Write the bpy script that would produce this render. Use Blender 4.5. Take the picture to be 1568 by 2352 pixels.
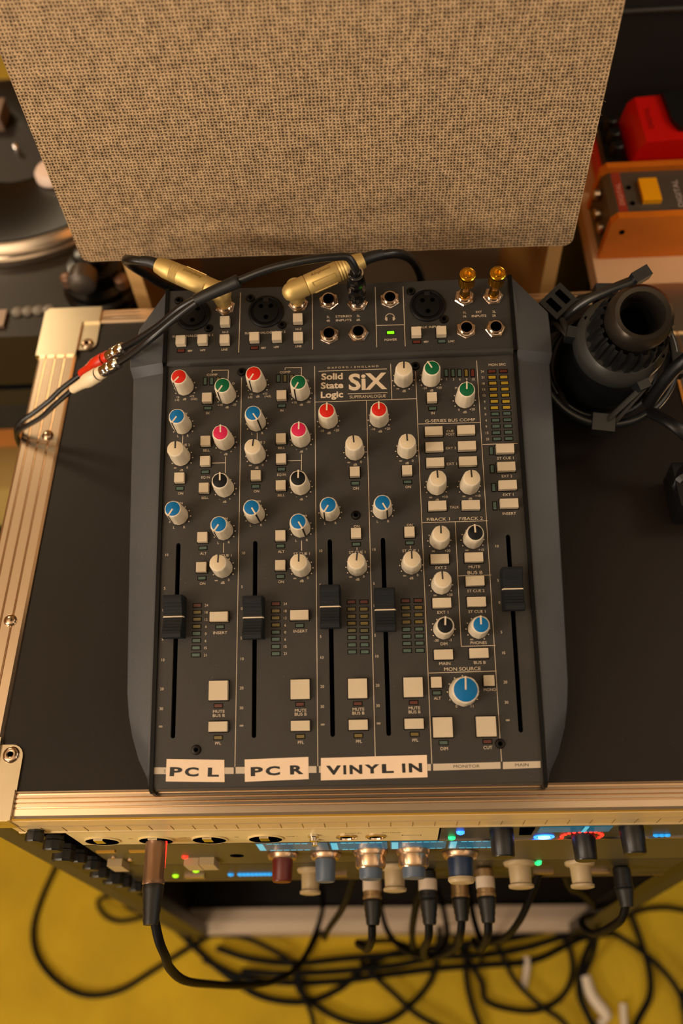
import bpy, bmesh, math, random
from mathutils import Matrix, Vector, Euler
random.seed(7)
for o in list(bpy.data.objects): bpy.data.objects.remove(o)
SC = bpy.context.scene
COL = SC.collection
R = math.radians
# ------------------------------------------------------------------ camera
cam_d = bpy.data.cameras.new('camera'); cam = bpy.data.objects.new('camera', cam_d); COL.objects.link(cam)
cam.matrix_world = Matrix(((0.99865861, 0.02939839, 0.04262299, 0.02850869),
                           (-0.00331386, 0.85778542, -0.51399726, -0.15846852),
                           (-0.05167207, 0.51316655, 0.85673222, 0.64120213),
                           (0, 0, 0, 1)))
cam_d.sensor_fit = 'VERTICAL'; cam_d.sensor_height = 36.0; cam_d.sensor_width = 24.0
cam_d.lens = 2074.3546 / 2352 * 36.0
cam_d.clip_start = 0.02; cam_d.clip_end = 20
cam_d.dof.use_dof = True; cam_d.dof.focus_distance = 0.672; cam_d.dof.aperture_fstop = 3.0
SC.camera = cam
# ------------------------------------------------------------------ world, exposure, lamps and added fills
W = bpy.data.worlds.new('room_air'); SC.world = W; W.use_nodes = True
W.node_tree.nodes['Background'].inputs[0].default_value = (1.0, 0.78, 0.52, 1)
W.node_tree.nodes['Background'].inputs[1].default_value = 0.12
SC.view_settings.view_transform = 'Standard'; SC.view_settings.look = 'None'
SC.view_settings.gamma = 1.0; SC.view_settings.use_curve_mapping = False
SC.view_settings.exposure = -0.3
def area(name, loc, target, size, power, col, shape='DISK'):
    d = bpy.data.lights.new(name, 'AREA'); d.shape = shape; d.size = size; d.energy = power; d.color = col
    o = bpy.data.objects.new(name, d); COL.objects.link(o); o.location = loc
    o.rotation_euler = (Vector(target) - Vector(loc)).to_track_quat('-Z', 'Y').to_euler(); return o
area('key_lamp', (-1.1, -0.75, 1.35), (0, 0.1, -0.05), 0.6, 7.5, (1.0, 0.84, 0.68))
area('left_ceiling_fill', (-1.35, -0.6, 0.7), (-0.9, -0.2, 1.6), 0.7, 66.0, (1.0, 0.84, 0.69))  # added unseen fill, lights the ceiling that the front rail mirrors
area('right_ceiling_fill', (1.5, -0.7, 0.85), (1.1, -0.4, 1.6), 0.7, 24.0, (1.0, 0.86, 0.74))  # added fill thrown at the ceiling, brightens the right end of the rail
area('back_fill', (-1.3, 1.7, 1.2), (-0.9, 1.6, -0.88), 0.5, 16.0, (1.0, 0.78, 0.5))  # added unseen fill for the carpet and turntable at the back left
area('low_fill', (-1.0, -1.1, 0.05), (-0.1, -0.1, -0.75), 0.4, 13.0, (1.0, 0.80, 0.56))  # added unseen fill for the carpet and the rack fronts
area('desk_fill', (1.0, 0.45, 0.75), (0.35, 0.55, 0.0), 0.25, 2.6, (1.0, 0.78, 0.56))  # added unseen fill for the beige desk and the pedals
area('cool_right_light', (2.2, 0.1, 0.9), (0.1, 0.2, 0), 0.7, 2.0, (0.55, 0.80, 1.0))  # cool fill light from the right
# ------------------------------------------------------------------ materials
def lin(c):
    return tuple(((v/255)/12.92 if v/255 <= .04045 else ((v/255+.055)/1.055)**2.4) for v in c) + (1,)
MATS = {}
def mat(name, rgb, rough=.5, metal=0., bump=0., bscale=400., var=0., vscale=30., emit=None, estr=0., coat=0., spec=.5, alpha=None, trans=0.):
    if name in MATS: return MATS[name]
    m = bpy.data.materials.new(name); m.use_nodes = True; nt = m.node_tree; b = nt.nodes['Principled BSDF']
    b.inputs['Base Color'].default_value = lin(rgb); b.inputs['Roughness'].default_value = rough
    b.inputs['Metallic'].default_value = metal; b.inputs['Specular IOR Level'].default_value = spec
    b.inputs['Coat Weight'].default_value = coat
    if trans: b.inputs['Transmission Weight'].default_value = trans
    if emit: b.inputs['Emission Color'].default_value = lin(emit); b.inputs['Emission Strength'].default_value = estr
    tc = nt.nodes.new('ShaderNodeTexCoord')
    if var:
        n = nt.nodes.new('ShaderNodeTexNoise'); n.inputs['Scale'].default_value = vscale; n.inputs['Detail'].default_value = 5
        nt.links.new(tc.outputs['Object'], n.inputs['Vector'])
        mx = nt.nodes.new('ShaderNodeMixRGB'); mx.blend_type = 'MULTIPLY'; mx.inputs['Fac'].default_value = 1
        mx.inputs[1].default_value = lin(rgb)
        cr = nt.nodes.new('ShaderNodeMapRange'); cr.inputs['From Min'].default_value = .3; cr.inputs['From Max'].default_value = .7
        cr.inputs['To Min'].default_value = 1-var; cr.inputs['To Max'].default_value = 1+var*.6
        nt.links.new(n.outputs['Fac'], cr.inputs['Value']); nt.links.new(cr.outputs[0], mx.inputs[2]); nt.links.new(mx.outputs[0], b.inputs['Base Color'])
    if bump:
        n2 = nt.nodes.new('ShaderNodeTexNoise'); n2.inputs['Scale'].default_value = bscale; n2.inputs['Detail'].default_value = 3
        nt.links.new(tc.outputs['Object'], n2.inputs['Vector'])
        bp = nt.nodes.new('ShaderNodeBump'); bp.inputs['Strength'].default_value = bump; bp.inputs['Distance'].default_value = .0005
        nt.links.new(n2.outputs['Fac'], bp.inputs['Height']); nt.links.new(bp.outputs[0], b.inputs['Normal'])
    MATS[name] = m; return m
def dusty(name, rgb, rough, dust=(150, 130, 110)):
    """dark powder coat with fine grain and sparse dust specks"""
    m = mat(name, rgb, rough, bump=.25, bscale=1800, var=.12, vscale=14, spec=.3); nt = m.node_tree; b = nt.nodes['Principled BSDF']
    src = b.inputs['Base Color'].links[0].from_socket
    tc = nt.nodes.new('ShaderNodeTexCoord'); v = nt.nodes.new('ShaderNodeTexVoronoi'); v.inputs['Scale'].default_value = 260
    nt.links.new(tc.outputs['Object'], v.inputs['Vector'])
    lt = nt.nodes.new('ShaderNodeMapRange'); lt.inputs['From Min'].default_value = .10; lt.inputs['From Max'].default_value = .04
    nt.links.new(v.outputs['Distance'], lt.inputs['Value'])
    n = nt.nodes.new('ShaderNodeTexNoise'); n.inputs['Scale'].default_value = 45; n.inputs['Detail'].default_value = 4; nt.links.new(tc.outputs['Object'], n.inputs['Vector'])
    g = nt.nodes.new('ShaderNodeMapRange'); g.inputs['From Min'].default_value = .5; g.inputs['From Max'].default_value = .75; g.inputs['To Max'].default_value = .55
    nt.links.new(n.outputs['Fac'], g.inputs['Value'])
    mu = nt.nodes.new('ShaderNodeMath'); mu.operation = 'MULTIPLY'; nt.links.new(lt.outputs[0], mu.inputs[0]); nt.links.new(g.outputs[0], mu.inputs[1])
    mx = nt.nodes.new('ShaderNodeMixRGB'); mx.inputs[2].default_value = lin(dust)
    nt.links.new(mu.outputs[0], mx.inputs[0]); nt.links.new(src, mx.inputs[1]); nt.links.new(mx.outputs[0], b.inputs['Base Color'])
    return m
M_panel = dusty('charcoal_panel_paint', (52, 49, 46), .5)
M_conn = dusty('charcoal_connector_paint', (46, 44, 42), .5)
M_cheek = dusty('graphite_cheek_paint', (66, 67, 70), .42)
M_black = mat('black_plastic', (15, 15, 17), .42, bump=.1, spec=.35)
M_gask = mat('black_gasket', (7, 7, 7), .5, spec=.15)
M_void = mat('slot_void', (3, 3, 3), .9, spec=0)
M_cream = mat('cream_plastic', (196, 180, 154), .42, spec=.3, bump=.12, bscale=2500, var=.04, vscale=60)
M_knob = mat('cream_knob_plastic', (206, 193, 170), .45, spec=.3, bump=.15, bscale=2500, var=.05, vscale=80)
M_print = mat('cream_print', (205, 186, 160), .6)
M_bar = mat('cream_print_band', (188, 172, 150), .6)
M_stick = mat('sticker_paper', (226, 200, 172), .55, var=.03, vscale=90)
M_ink = mat('black_ink', (14, 13, 14), .55)
CAPC = {'red': (186, 26, 10), 'green': (0, 84, 48), 'blue': (0, 96, 152), 'pink': (190, 30, 72), 'black': (10, 13, 15), 'white': (198, 180, 150)}
M_cap = {k: mat('cap_'+k, v, .5, spec=.2, bump=.15, bscale=2500) for k, v in CAPC.items()}
LEDC = {'g': (66, 86, 76), 'y': (104, 88, 36), 'Y': (160, 132, 34), 'r': (84, 34, 22), 'o': (84, 80, 50)}
M_led = {k: mat('lens_'+k, v, .3, bump=.3, bscale=1500) for k, v in LEDC.items()}
M_led['P'] = mat('lit_green_lens', (90, 230, 20), .3, emit=(110, 235, 10), estr=2.0)
M_nickel = mat('warm_nickel', (205, 185, 165), .18, metal=1)
M_chrome = mat('chrome', (215, 210, 205), .12, metal=1)
M_gold = mat('gold_plate', (215, 160, 45), .2, metal=1)
M_champ = mat('champagne_diecast', (200, 172, 108), .48, metal=.7, bump=.12, bscale=1200)
M_rub = mat('black_rubber', (14, 15, 17), .45, bump=.1)
M_cable = mat('black_cable', (16, 16, 17), .33)
M_fader = mat('fader_rubber', (18, 22, 25), .6, spec=.25, bump=.2, bscale=2200)
M_cablef = mat('matt_black_cable', (9, 9, 10), .6, spec=.15)
M_alu = mat('brushed_aluminium', (236, 214, 188), .2, metal=1.0, var=.05, vscale=20)
M_brk = mat('zinc_bracket', (214, 200, 172), .28, metal=1.0, var=.05, vscale=25)
M_rivet = mat('steel_rivet', (190, 165, 140), .2, metal=1)
M_ply = dusty('black_laminate', (28, 22, 18), .45, (120, 105, 90))
M_wood = mat('honey_wood', (235, 165, 75), .5, var=.12, vscale=12)
M_woodl = mat('pale_wood_edge', (222, 176, 112), .5, var=.08, vscale=20)
# ------------------------------------------------------------------ mesh helpers
def mesh(name, V, F, smooth=False):
    m = bpy.data.meshes.new(name); m.from_pydata(V, [], F); m.update()
    if smooth:
        for p in m.polygons: p.use_smooth = True
    return m
def fin(bm, name, smooth=None, bevel=0, seg=2):
    if bevel:
        bmesh.ops.bevel(bm, geom=[e for e in bm.edges if len(e.link_faces) == 2 and e.calc_face_angle(0) > .6], offset=bevel, segments=seg, affect='EDGES', profile=.6)
    bmesh.ops.recalc_face_normals(bm, faces=bm.faces)
    m = bpy.data.meshes.new(name); bm.to_mesh(m); bm.free()
    if smooth is not None:
        for p in m.polygons: p.use_smooth = True
        m.set_sharp_from_angle(angle=R(smooth))
    return m
def obj(name, m, material=None, parent=None, M=None):
    o = bpy.data.objects.new(name, m); COL.objects.link(o)
    if material is not None and m is not None and len(m.materials) == 0: m.materials.append(material)
    if parent is not None: o.parent = parent
    if M is not None: o.matrix_local = M
    return o
def tag(o, label=None, cat=None, group=None, kind=None):
    if label: o['label'] = label
    if cat: o['category'] = cat
    if group: o['group'] = group
    if kind: o['kind'] = kind
    return o
def empty(name, loc=(0, 0, 0), label=None, cat=None, group=None):
    o = bpy.data.objects.new(name, None); COL.objects.link(o); o.location = loc; o.empty_display_size = .02
    return tag(o, label, cat, group)
def T(x, y, z): return Matrix.Translation((x, y, z))
def RX(a): return Matrix.Rotation(R(a), 4, 'X')
def RY(a): return Matrix.Rotation(R(a), 4, 'Y')
def RZ(a): return Matrix.Rotation(R(a), 4, 'Z')
def box_bm(bm, x0, x1, y0, y1, z0, z1, M=None, taper=0):
    t = taper
    P = [(x0, y0, z0), (x1, y0, z0), (x1, y1, z0), (x0, y1, z0), (x0+t, y0+t, z1), (x1-t, y0+t, z1), (x1-t, y1-t, z1), (x0+t, y1-t, z1)]
    v = [bm.verts.new(M @ Vector(p) if M else p) for p in P]
    for f in ((3, 2, 1, 0), (4, 5, 6, 7), (0, 1, 5, 4), (1, 2, 6, 5), (2, 3, 7, 6), (3, 0, 4, 7)): bm.faces.new([v[i] for i in f])
def box(name, x0, x1, y0, y1, z0, z1, bevel=0, seg=2, taper=0, smooth=None):
    bm = bmesh.new(); box_bm(bm, x0, x1, y0, y1, z0, z1, taper=taper); return fin(bm, name, 35 if bevel and smooth is None else smooth, bevel, seg)
def lathe_bm(bm, prof, n=32, M=None, fn=None, cap0=True, cap1=True):
    rings = []
    for r, z in prof:
        ring = []
        for i in range(n):
            a = 2*math.pi*i/n; rr = r*(fn(a, z) if fn else 1)
            p = Vector((rr*math.cos(a), rr*math.sin(a), z)); ring.append(bm.verts.new(M @ p if M else p))
        rings.append(ring)
    for a, b in zip(rings, rings[1:]):
        for i in range(n): bm.faces.new((a[i], a[(i+1) % n], b[(i+1) % n], b[i]))
    if cap0: bm.faces.new(rings[0][::-1])
    if cap1: bm.faces.new(rings[-1])
def lathe(name, prof, n=32, fn=None, smooth=40, M=None, cap0=True, cap1=True):
    bm = bmesh.new(); lathe_bm(bm, prof, n, M, fn, cap0, cap1); return fin(bm, name, smooth)
def prism_bm(bm, pts, a, b, axis='X', M=None):
    def q(u, v, w): return {'X': (w, u, v), 'Y': (u, w, v), 'Z': (u, v, w)}[axis]
    A = [bm.verts.new(M @ Vector(q(u, v, a)) if M else q(u, v, a)) for u, v in pts]; B = [bm.verts.new(M @ Vector(q(u, v, b)) if M else q(u, v, b)) for u, v in pts]
    n = len(pts)
    for i in range(n): bm.faces.new((A[i], A[(i+1) % n], B[(i+1) % n], B[i]))
    bm.faces.new(A[::-1]); bm.faces.new(B)
def prism(name, pts, a, b, axis='X', bevel=0, smooth=None):
    bm = bmesh.new(); prism_bm(bm, pts, a, b, axis); return fin(bm, name, smooth if smooth else (35 if bevel else None), bevel)
def spline(pts, k=8):
    P = [Vector(p) for p in pts]; P = [P[0]*2-P[1]] + P + [P[-1]*2-P[-2]]; out = []
    for i in range(1, len(P)-2):
        a, b, c, d = P[i-1:i+3]
        for j in range(k):
            t = j/k; out.append(.5*((2*b)+(c-a)*t+(2*a-5*b+4*c-d)*t*t+(3*b-a-3*c+d)*t**3))
    out.append(P[-2]); return out
def sweep_bm(bm, path, rad, n=10, flat=1.0):
    rings = []; up = Vector((0, 0, 1)); prev = None
    for i, p in enumerate(path):
        t = (path[min(i+1, len(path)-1)]-path[max(i-1, 0)]).normalized()
        if prev is None: s = t.cross(up) if abs(t.dot(up)) < .95 else t.cross(Vector((1, 0, 0)))
        else: s = prev - t*prev.dot(t)
        s.normalize(); prev = s.copy(); u = s.cross(t); r = rad(i/(len(path)-1)) if callable(rad) else rad
        rings.append([bm.verts.new(p+s*(r*math.cos(2*math.pi*k/n))+u*(r*flat*math.sin(2*math.pi*k/n))) for k in range(n)])
    for a, b in zip(rings, rings[1:]):
        for i in range(n): bm.faces.new((a[i], a[(i+1) % n], b[(i+1) % n], b[i]))
    bm.faces.new(rings[0][::-1]); bm.faces.new(rings[-1])
def tube(name, pts, rad, n=10, k=8, raw=False, flat=1.0):
    bm = bmesh.new(); sweep_bm(bm, [Vector(p) for p in pts] if raw else spline(pts, k), rad, n, flat); return fin(bm, name, 60)
def orient(loc, zdir, xdir=None):
    z = Vector(zdir).normalized(); x = Vector(xdir) if xdir is not None else Vector((1, 0, 0))
    if abs(x.normalized().dot(z)) > .95: x = Vector((0, 1, 0))
    x = (x - z*x.dot(z)).normalized(); y = z.cross(x)
    return Matrix((( x.x, y.x, z.x, loc[0]), (x.y, y.y, z.y, loc[1]), (x.z, y.z, z.z, loc[2]), (0, 0, 0, 1)))
# text: every needed string is made once as a font curve and turned to plain faces
TXT = {}
def prep_text(keys):
    tmp = []
    for key in keys:
        s, off = key
        c = bpy.data.curves.new('t', 'FONT'); c.body = s; c.size = 1; c.align_x = 'CENTER'; c.resolution_u = 3; c.offset = off; c.fill_mode = 'FRONT'
        o = bpy.data.objects.new('t', c); COL.objects.link(o); tmp.append((key, o, c))
    dg = bpy.context.evaluated_depsgraph_get()
    for key, o, c in tmp:
        m = bpy.data.meshes.new_from_object(o.evaluated_get(dg)); TXT[key] = ([tuple(v.co) for v in m.vertices], [tuple(p.vertices) for p in m.polygons])
        bpy.data.meshes.remove(m)
    for key, o, c in tmp: bpy.data.objects.remove(o); bpy.data.curves.remove(c)
def add_text(V, F, s, x, y, h, w=0, off=0.0, z=0, M=None, rot=0, capref='H', wmax=1.35):
    v, f = TXT[(s, off)]
    if not v: return
    cap = max(q[1] for q in TXT[('H', 0.0)][0]); k = h/cap
    xs = [q[0] for q in v]; cx = (min(xs)+max(xs))/2; wd = (max(xs)-min(xs))*k; kx = k*(w/wd) if w else k
    if w and not (.6 < w/wd < wmax): kx = k*min(max(w/wd, .6), wmax)
    if s in '-+∞•': yc = (min(q[1] for q in v)+max(q[1] for q in v))/2
    else: yc = cap/2
    n = len(V); ca, sa = math.cos(rot), math.sin(rot)
    for q in v:
        a, b = (q[0]-cx)*kx, (q[1]-yc)*k
        p = Vector((x+a*ca-b*sa, y+a*sa+b*ca, z)); V.append(tuple(M @ p) if M else tuple(p))
    for q in f: F.append(tuple(i+n for i in q))
def seg(V, F, x0, y0, x1, y1, w, z=0):
    d = Vector((x1-x0, y1-y0)); L = d.length; d /= L; nx, ny = -d.y*w/2, d.x*w/2; e = d*w/2; n = len(V)
    V += [(x0-e.x+nx, y0-e.y+ny, z), (x0-e.x-nx, y0-e.y-ny, z), (x1+e.x-nx, y1+e.y-ny, z), (x1+e.x+nx, y1+e.y+ny, z)]; F.append((n, n+1, n+2, n+3))
def disc(V, F, x, y, r, z=0, n=10):
    k = len(V); V += [(x+r*math.cos(2*math.pi*i/n), y+r*math.sin(2*math.pi*i/n), z) for i in range(n)]; F.append(tuple(range(k, k+n)))
mm = .001
def sc(V): return [(a*mm, b*mm, c*mm) for a, b, c in V]

M_sock = mat('socket_black', (5, 5, 6), .5, spec=.2)
# ------------------------------------------------------------------ mixing console: layout in millimetres,u to the right,v up the sloping panel
KNOBS= [(-119.9,297.5,'red',138,0),(-86.7,289.2,'green',146,0),(-120.6,265.8,'blue',145,0),(-121.0,240.4,'white',0,0),(-87.6,251.7,'pink',1,0),(-87.4,214.7,'black',1,0),(-63.3,297.7,'red',149,0),(-29.6,289.5,'green',151,0),(-63.6,266.1,'blue',-147,0),(-63.6,240.1,'white',-7,0),(-29.6,252.0,'pink',-2,0),(-30.2,214.6,'black',-2,0),(-8.7,266.1,'red',-2,0),(29.9,265.7,'red',0,0),(10.9,240.4,'white',4,0),(49.9,240.2,'white',2,0),(49.4,297.4,'white',-2,0),(70.3,297.1,'green',30,0),(95.1,279.1,'green',-3,0),(70.8,211.4,'white',3,0),(95.1,211.0,'white',2,0),(-121.5,194.5,'blue',149,0),(-87.7,181.9,'blue',146,0),(-87.8,153.6,'white',-3,0),(-64.1,193.7,'blue',-149,0),(-30.3,182.2,'blue',-150,0),(-30.1,152.6,'white',-1,0),(-8.5,193.9,'blue',149,0),(30.4,194.2,'blue',-151,0),(10.8,152.3,'white',-7,0),(50.0,152.5,'white',1,0),(71.2,170.3,'white',-1,0),(95.4,170.2,'black',2,0),(70.9,137.3,'white',2,0),(71.1,105.2,'black',-4,0),(95.7,105.1,'blue',-1,0),(83.0,61.3,'blue',-2,1)]
BUTTONS= [('s',-102.0,287.5),('s',-102.4,252.4),('s',-102.4,236.3),('s',-102.9,215.2),('s',-121.7,223.8),('s',-44.4,287.4),('s',-44.8,252.4),('s',-44.8,236.2),('s',-45.0,215.3),('s',-63.8,223.7),('s',10.5,224.1),('s',49.6,223.9),('s',70.5,281.4),('s',-103.2,177.2),('s',-103.5,154.6),('s',-45.3,176.8),('s',-45.4,154.5),('s',10.4,177.0),('s',49.6,176.8),('s',64.4,68.0),('s',101.1,68.4),('w',70.7,254.1),('w',94.9,254.2),('w',70.6,241.7),('w',94.9,241.6),('w',70.7,229.4),('w',95.0,229.5),('w',70.8,196.0),('w',95.3,195.7),('w',123.0,238.4),('w',123.0,224.4),('w',123.1,210.2),('w',123.3,196.1),('w',-89.9,117.9),('w',-31.6,117.7),('w',-89.2,40.6),('w',-31.4,40.1),('w',9.0,40.0),('w',47.8,40.0),('w',70.7,156.0),('w',95.4,156.5),('w',70.8,123.9),('w',95.3,139.1),('w',95.5,124.0),('w',70.3,87.2),('w',95.2,87.6),('m',-89.4,65.5),('m',-31.4,65.1),('m',9.1,64.9),('m',48.1,64.9),('m',67.5,37.2),('m',97.4,37.2)]
BUTTONS2= [('s',-88.5,31.2),('s',-88.4,15.3),('s',-122.9,16.0),('s',-105.8,16.0),('s',-31.2,31.2),('s',-31.0,15.0),('s',-65.2,16.4),('s',-47.6,16.2),('s',60.5,15.7),('s',79.8,15.4)]
LEDS= [(-101.8,280.0,'g',0),(-102.7,228.6,'g',0),(-121.7,216.2,'g',0),(-44.5,279.9,'g',0),(-44.9,228.8,'g',0),(-64.2,215.9,'g',0),(-104.3,302.5,'g',1),(-99.2,302.3,'g',1),(-94.2,302.4,'o',1),(-47.2,302.6,'g',1),(-42.0,302.4,'o',1),(-36.9,302.4,'o',1),(10.6,216.0,'g',0),(49.7,215.8,'g',0),(70.7,273.4,'g',0),(82.4,302.2,'g',1),(87.6,302.0,'g',1),(92.6,301.8,'g',1),(97.7,301.6,'y',1),(102.6,301.4,'r',1),(117.3,302.1,'r',0),(126.1,302.0,'r',0),(117.2,297.2,'Y',0),(126.1,297.1,'Y',0),(117.4,292.3,'Y',0),(126.4,292.2,'Y',0),(117.5,287.4,'Y',0),(126.4,287.2,'Y',0),(117.5,282.4,'Y',0),(126.4,282.2,'Y',0),(117.7,277.5,'Y',0),(126.5,277.1,'Y',0),(117.5,272.3,'Y',0),(126.6,272.3,'Y',0),(117.7,267.3,'g',0),(126.6,267.4,'g',0),(117.8,262.3,'g',0),(126.6,262.3,'g',0),(117.8,257.4,'g',0),(126.7,257.3,'g',0),(117.7,252.3,'g',0),(126.8,252.3,'g',0),(117.9,247.3,'g',0),(126.8,247.3,'g',0),(113.1,238.1,'g',1),(112.9,223.9,'g',1),(113.2,209.5,'g',1),(113.1,195.4,'g',1),(-103.2,169.7,'g',0),(-45.5,169.5,'g',0),(-103.5,147.1,'g',0),(-45.6,146.7,'g',0),(-89.6,110.9,'g',0),(-31.7,110.5,'g',0),(-106.5,127.0,'r',0),(-106.4,122.0,'y',0),(-106.4,116.8,'y',0),(-106.5,111.6,'y',0),(-106.6,106.5,'g',0),(-106.5,101.4,'g',0),(-106.6,96.2,'g',0),(-106.6,91.1,'g',0),(-49.0,126.7,'r',0),(-49.0,121.5,'y',0),(-49.1,116.4,'y',0),(-49.0,111.3,'y',0),(-49.0,106.1,'g',0),(-49.0,101.0,'g',0),(-49.0,95.8,'g',0),(-49.0,90.7,'g',0),(-89.8,55.0,'r',0),(-31.8,54.9,'r',0),(-89.6,33.1,'y',0),(-31.7,32.9,'y',0),(10.4,169.3,'g',0),(49.6,169.2,'g',0),(5.8,126.7,'r',0),(14.9,126.5,'r',0),(5.8,121.4,'y',0),(14.8,121.2,'y',0),(5.8,116.2,'y',0),(14.8,116.0,'y',0),(5.8,111.2,'y',0),(14.8,111.0,'y',0),(5.8,106.0,'o',0),(14.7,105.8,'o',0),(5.7,101.0,'g',0),(14.7,100.8,'g',0),(5.7,95.7,'g',0),(14.7,95.6,'g',0),(5.7,90.7,'g',0),(14.7,90.6,'g',0),(45.0,126.5,'r',0),(54.1,126.5,'r',0),(45.0,121.4,'y',0),(54.0,121.4,'y',0),(45.0,116.2,'y',0),(54.0,116.2,'y',0),(45.0,111.1,'y',0),(54.0,111.1,'y',0),(44.9,105.9,'g',0),(53.9,105.9,'g',0),(44.9,100.9,'g',0),(53.9,100.9,'g',0),(44.9,95.8,'g',0),(53.9,95.8,'g',0),(44.9,90.7,'g',0),(53.9,90.7,'g',0),(8.9,54.5,'r',0),(48.1,54.5,'r',0),(8.8,32.7,'y',0),(48.0,32.9,'y',0),(64.6,60.8,'g',0),(67.7,26.9,'g',0),(97.9,27.1,'r',0)]
LEDS2= [(-123.1,8.8,'r',0),(-65.4,8.8,'r',0),(60.7,8.8,'r',0),(80.0,8.5,'g',0),(40.8,17.6,'P',0)]
SLOTS= [(-121.5,172.5,-121.9,34.6),(-64.2,172.5,-64.5,33.9),(-8.8,172.2,-9.4,33.7),(30.3,172.2,29.7,33.6),(121.6,172.0,121.2,34.2)]
FADERS= [(-121.2,117.3),(-63.9,115.3),(-8.9,121.7),(30.1,118.5),(120.8,131.1)]
LINES= [(-75.9,304.3,-77.5,13.4),(-99.1,309.6,-99.1,311.5),(-99.1,311.5,-86.2,311.2),(-86.2,311.2,-86.5,303.0),(-41.9,309.7,-41.9,311.4),(-41.9,311.4,-29.1,311.1),(-29.1,311.1,-29.3,304.6),(-120.7,258.4,-120.7,252.1),(-63.4,258.4,-63.4,253.4),(-87.4,240.2,-87.5,227.5),(-97.5,235.5,-87.3,235.4),(-29.6,240.2,-29.7,227.6),(-39.8,235.4,-29.6,235.2),(-18.9,311.7,-19.7,12.9),(-15.7,307.5,36.7,307.4),(6.6,287.9,36.6,287.8),(40.0,311.2,40.1,282.5),(-18.5,282.0,58.9,282.0),(20.6,282.1,20.2,18.5),(59.0,304.2,59.0,13.1),(59.7,261.4,106.4,260.9),(106.2,311.4,106.7,29.0),(106.8,22.3,106.8,13.8),(107.1,243.4,132.9,243.4),(59.6,184.2,107.2,184.2),(83.5,184.1,83.3,92.9),(83.9,143.7,107.4,143.8),(83.3,92.9,107.2,93.0),(-87.9,173.0,-87.9,165.9),(-30.0,173.1,-29.9,165.8),(10.8,166.7,10.8,165.1),(49.9,166.8,49.8,165.1),(59.8,74.7,107.0,75.1)]
LINES2= [(-77.2,58.0,-77.7,5.8),(-20.0,55.8,-20.0,6.0),(29.9,58.0,29.7,5.9),(51.8,57.7,51.7,5.7),(30.2,24.4,51.2,24.1)]
BARS= [[(-134.6,13.8),(-78.4,12.8),(-78.3,8.5),(-134.5,9.3)],[(-77.0,13.1),(-20.7,12.7),(-20.7,8.2),(-76.9,8.6)],[(-19.0,12.7),(58.4,12.8),(58.2,8.4),(-18.9,8.2)],[(59.9,12.9),(106.0,13.3),(105.9,8.9),(59.8,8.4)],[(107.7,13.3),(133.3,13.5),(133.1,9.1),(107.4,8.6)]]
STICK= [[(-125.6,19.3),(-85.0,18.0),(-84.6,3.1),(-125.7,4.2)],[(-70.7,18.0),(-26.2,19.0),(-26.1,4.2),(-70.4,3.1)],[(-17.5,18.1),(55.8,18.9),(55.7,4.1),(-17.7,3.2)]]
SCREWS= [(-75.8,309.1),(59.0,308.8),(10.5,191.3),(-104.9,25.1),(106.5,25.5)]
XLR= [(-114.7,40.0),(-56.6,40.0),(70.4,39.7)]
SCREWS2= [(-126.5,52.9),(-101.9,27.4),(-69.0,52.6),(-43.9,27.8),(57.9,53.0),(82.6,27.3)]
JACKS= [(-89.0,45.5),(-31.1,45.6),(-6.9,46.9),(15.7,43.9),(41.2,46.2),(99.2,45.5),(121.6,45.4),(-6.9,16.9),(15.8,17.6),(99.1,17.3),(121.6,17.0)]
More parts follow.
